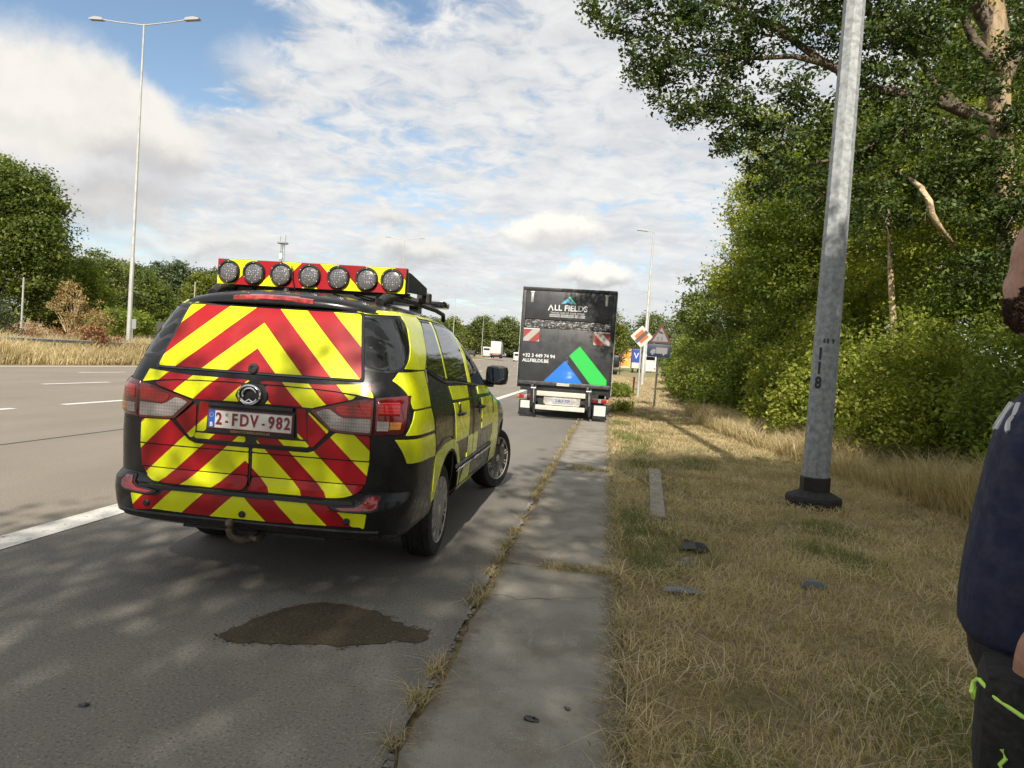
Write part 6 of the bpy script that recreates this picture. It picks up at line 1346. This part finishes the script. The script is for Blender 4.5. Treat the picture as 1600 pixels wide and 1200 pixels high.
# ------------------------------------------------------------------ grass
def blades(name, X, Y, Z, L, wid, lean, tint, seed, mat, **k):
    r = np.random.default_rng(seed); n = len(X); a = r.uniform(0, 2*np.pi, n); ln = lean*r.uniform(.3, 1.5, n); dx_ = np.cos(a); dy_ = np.sin(a)
    b = r.uniform(0, 2*np.pi, n); wx, wy = np.cos(b)*wid*.5, np.sin(b)*wid*.5
    p = np.stack([X, Y, Z], 1); up = np.array([0, 0, 1.]); d = np.stack([dx_, dy_, np.zeros(n)], 1); wv = np.stack([wx, wy, np.zeros(n)], 1)
    m1 = p + up*(L*.55)[:, None] + d*(L*ln*.30)[:, None]; tp_ = p + up*(L*(1-.35*np.minimum(ln, 1.6)))[:, None] + d*(L*ln)[:, None]
    V = np.stack([p-wv, p+wv, m1+wv*.7, m1-wv*.7, tp_], 1).reshape(-1, 3); base = np.arange(n)*5
    T_ = np.stack([base, base+1, base+2, base, base+2, base+3, base+3, base+2, base+4], 1).reshape(-1).astype(np.int32)
    me = bpy.data.meshes.new(name); me.vertices.add(5*n); me.vertices.foreach_set('co', V.astype(np.float32).ravel()); me.loops.add(9*n); me.loops.foreach_set('vertex_index', T_)
    me.polygons.add(3*n); me.polygons.foreach_set('loop_start', np.arange(0, 9*n, 3, dtype=np.int32)); me.polygons.foreach_set('loop_total', np.full(3*n, 3, dtype=np.int32)); me.update(calc_edges=True)
    at = me.attributes.new('tint', 'FLOAT', 'POINT'); at.data.foreach_set('value', np.repeat(np.clip(tint+r.uniform(-.15, .15, n), 0, 1), 5).astype(np.float32))
    return link(name, me, None, mat, kind='stuff', **k)
def vnoise(X, Y, s, seed):                                     # smooth value noise
    r = np.random.default_rng(seed); g_ = r.uniform(0, 1, (64, 64)); x = X/s % 63; y = Y/s % 63; i = x.astype(int); j = y.astype(int); fx = x-i; fy = y-j; fx = fx*fx*(3-2*fx); fy = fy*fy*(3-2*fy)
    return (g_[i, j]*(1-fx)+g_[(i+1) % 64, j]*fx)*(1-fy)+(g_[i, (j+1) % 64]*(1-fx)+g_[(i+1) % 64, (j+1) % 64]*fx)*fy
r = np.random.default_rng(9)
n0 = 150000; Y = 1.6+21*r.uniform(0, 1, n0)**1.55; X = .19+r.uniform(0, 1, n0)*(5.2+.02*Y); 
edge = .19+.09*vnoise(X*0+3, Y, .25, 3); ok = X > edge; ok &= ~((X > .50+.058*(Y-7)) & (X < .69+.056*(Y-7)) & (Y > 7) & (Y < 10.4))
X, Y = X[ok], Y[ok]; pn = vnoise(X, Y, .55, 1)*.6+vnoise(X, Y, .18, 2)*.4
green = np.zeros(len(X))
for gx, gy, gr in ((.42, 6.1, .38), (.36, 6.8, .28), (.40, 5.3, .24), (.58, 14.6, .45), (.35, 15.6, .4), (.55, 10.9, .22), (1.9, 6.3, .20), (2.1, 6.0, .22), (1.4, 11.4, .3), (.55, 12.6, .3), (.6, 2.4, .25), (1.3, 2.2, .3), (2.2, 7.2, .25), (3.6, 6.0, .5), (1.6, 3.2, .35), (.35, 18.4, .4)):
    green = np.maximum(green, np.exp(-(((X-gx)**2+((Y-gy)*.7)**2)/gr**2)))
tint = .55+.65*(pn-.5)+.12*r.normal(size=len(X)); tint = np.where(r.uniform(0, 1, len(X)) < green*1.2, .05, tint); tint = np.where(vnoise(X, Y, .8, 5) > .72, tint-.25, tint)
cov_ = (vnoise(X, Y, .30, 6)*.7+green > .16) | (r.uniform(0, 1, len(X)) < .5)
L = (.040+.045*pn)*(1+.9*green)*(1+.25*r.normal(size=len(X))).clip(.4, 2)*(1+Y*.012); sel = cov_
X, Y, L, tint = X[sel], Y[sel], L[sel], tint[sel]
zz = np.array([groundz(x, y) for x, y in zip(X, Y)])
blades('verge_grass', X, Y, zz-.004, L, .0042*(1+Y*.10), 1.0, tint, 11, M_grass, label='short dry mown grass with green tufts on the verge')
n5 = 42000; Y5 = 1.6+20*r.uniform(0, 1, n5)**1.6; X5 = .16+r.uniform(0, 1, n5)*(5.0); k5 = vnoise(X5, Y5, .35, 21) > .42; X5, Y5 = X5[k5], Y5[k5]
blades('matted_dead_grass', X5, Y5, np.array([groundz(x, y) for x, y in zip(X5, Y5)])+.006, .07+.07*r.uniform(0, 1, len(X5)), .0045*(1+Y5*.09), 2.4, .5+.45*vnoise(X5, Y5, .5, 22), 23, M_grass, label='flattened dead grass and straw matted over the verge')
# tall straw near the hedge
n1_ = 26000; Y = 6.5+20*r.uniform(0, 1, n1_)**1.2; X = np.interp(Y, [6, 9, 13, 17, 20, 27], [4.2, 3.9, 3.45, 2.9, 2.7, 3.0])+np.abs(r.normal(size=n1_))*.75
pn = vnoise(X, Y, .7, 8); s_ = pn > .25; X, Y, pn = X[s_], Y[s_], pn[s_]
blades('tall_dry_grass', X, Y, np.array([groundz(x, y) for x, y in zip(X, Y)]), (.18+.50*pn)*(r.uniform(.5, 1.5, len(X))), .006*(1+Y*.05), .9, .62+.3*r.normal(size=len(X))*.5, 12, M_grass, label='tall bleached grass in front of the hedge')
# weeds in the joints: asphalt edge, slab gaps, drain
n2_ = 5200; Y = 1.0+17*r.uniform(0, 1, n2_)**1.3; X = -.70+r.normal(size=n2_)*.022; kk = vnoise(X*0+9, Y, .16, 4) > .52; X, Y = X[kk], Y[kk]
Xd = np.concatenate([X, r.uniform(-.4, .2, 900), r.uniform(-.35, .16, 420), .175+r.normal(size=5000)*.045, -.66+.14*r.normal(size=0)]); Yd = np.concatenate([Y, 10.1+.12*r.normal(size=900), 5.05+.03*r.normal(size=420), 1.5+18*r.uniform(0, 1, 5000)**1.5])
blades('joint_weeds', Xd, Yd, np.full(len(Xd), .0), .04+.05*r.uniform(0, 1, len(Xd)), .0045*(1+Yd*.06), 2.0, np.where(r.uniform(0, 1, len(Xd)) < .25, .1, .6), 13, M_grass, label='dry weeds sprouting from the joints of the gutter')
# grass on the far bank and verge beyond the truck
n3_ = 60000; Y = 14+90*r.uniform(0, 1, n3_)**1.3; X = -22.9-np.abs(r.normal(size=n3_))*4.5; X = np.clip(X, -42, -22.8)+np.array([sh(y) for y in Y])
Z = np.array([gz(x, y) for x, y in zip(X, Y)]); blades('bank_grass', X, Y, Z, (.50+.50*vnoise(X, Y, 2.5, 15))*r.uniform(.5, 1.3, n3_)*np.clip((-22.6-X+.2)/1.2, .3, 1), .03*(1+Y*.012), .6, .62+.35*(vnoise(X, Y, 3, 16)-.5), 14, M_grass, label='tall golden grass on the bank beyond the carriageway')
n4_ = 26000; Y = 21+60*r.uniform(0, 1, n4_); X = .35+r.uniform(0, 1, n4_)*(3.6+.03*Y); Z = np.array([gz(x, y) for x, y in zip(X, Y)]); blades('far_verge_grass', X, Y, Z, .10*r.uniform(.5, 1.4, n4_), .02, .9, .68+.25*r.normal(size=n4_)*.5, 15, M_grass, label='dry short grass of the verge beside and beyond the truck')
bush('verge_weed', (.62, 24.5, 0), [(0, 0, .14, .42, .9, .24)], 60, 30, .16, .06, M_lf_bright, 210, 'dark green weed clump on the verge right of the box truck', None, 8, 'weeds', .3)
bush('verge_weed', (.55, 36, .02), [(0, 0, .3, .8, 1.2, .4)], 90, 40, .2, .09, M_lf_mid, 211, 'second green weed clump farther along beside the box truck', None, 6, 'weeds', .3)
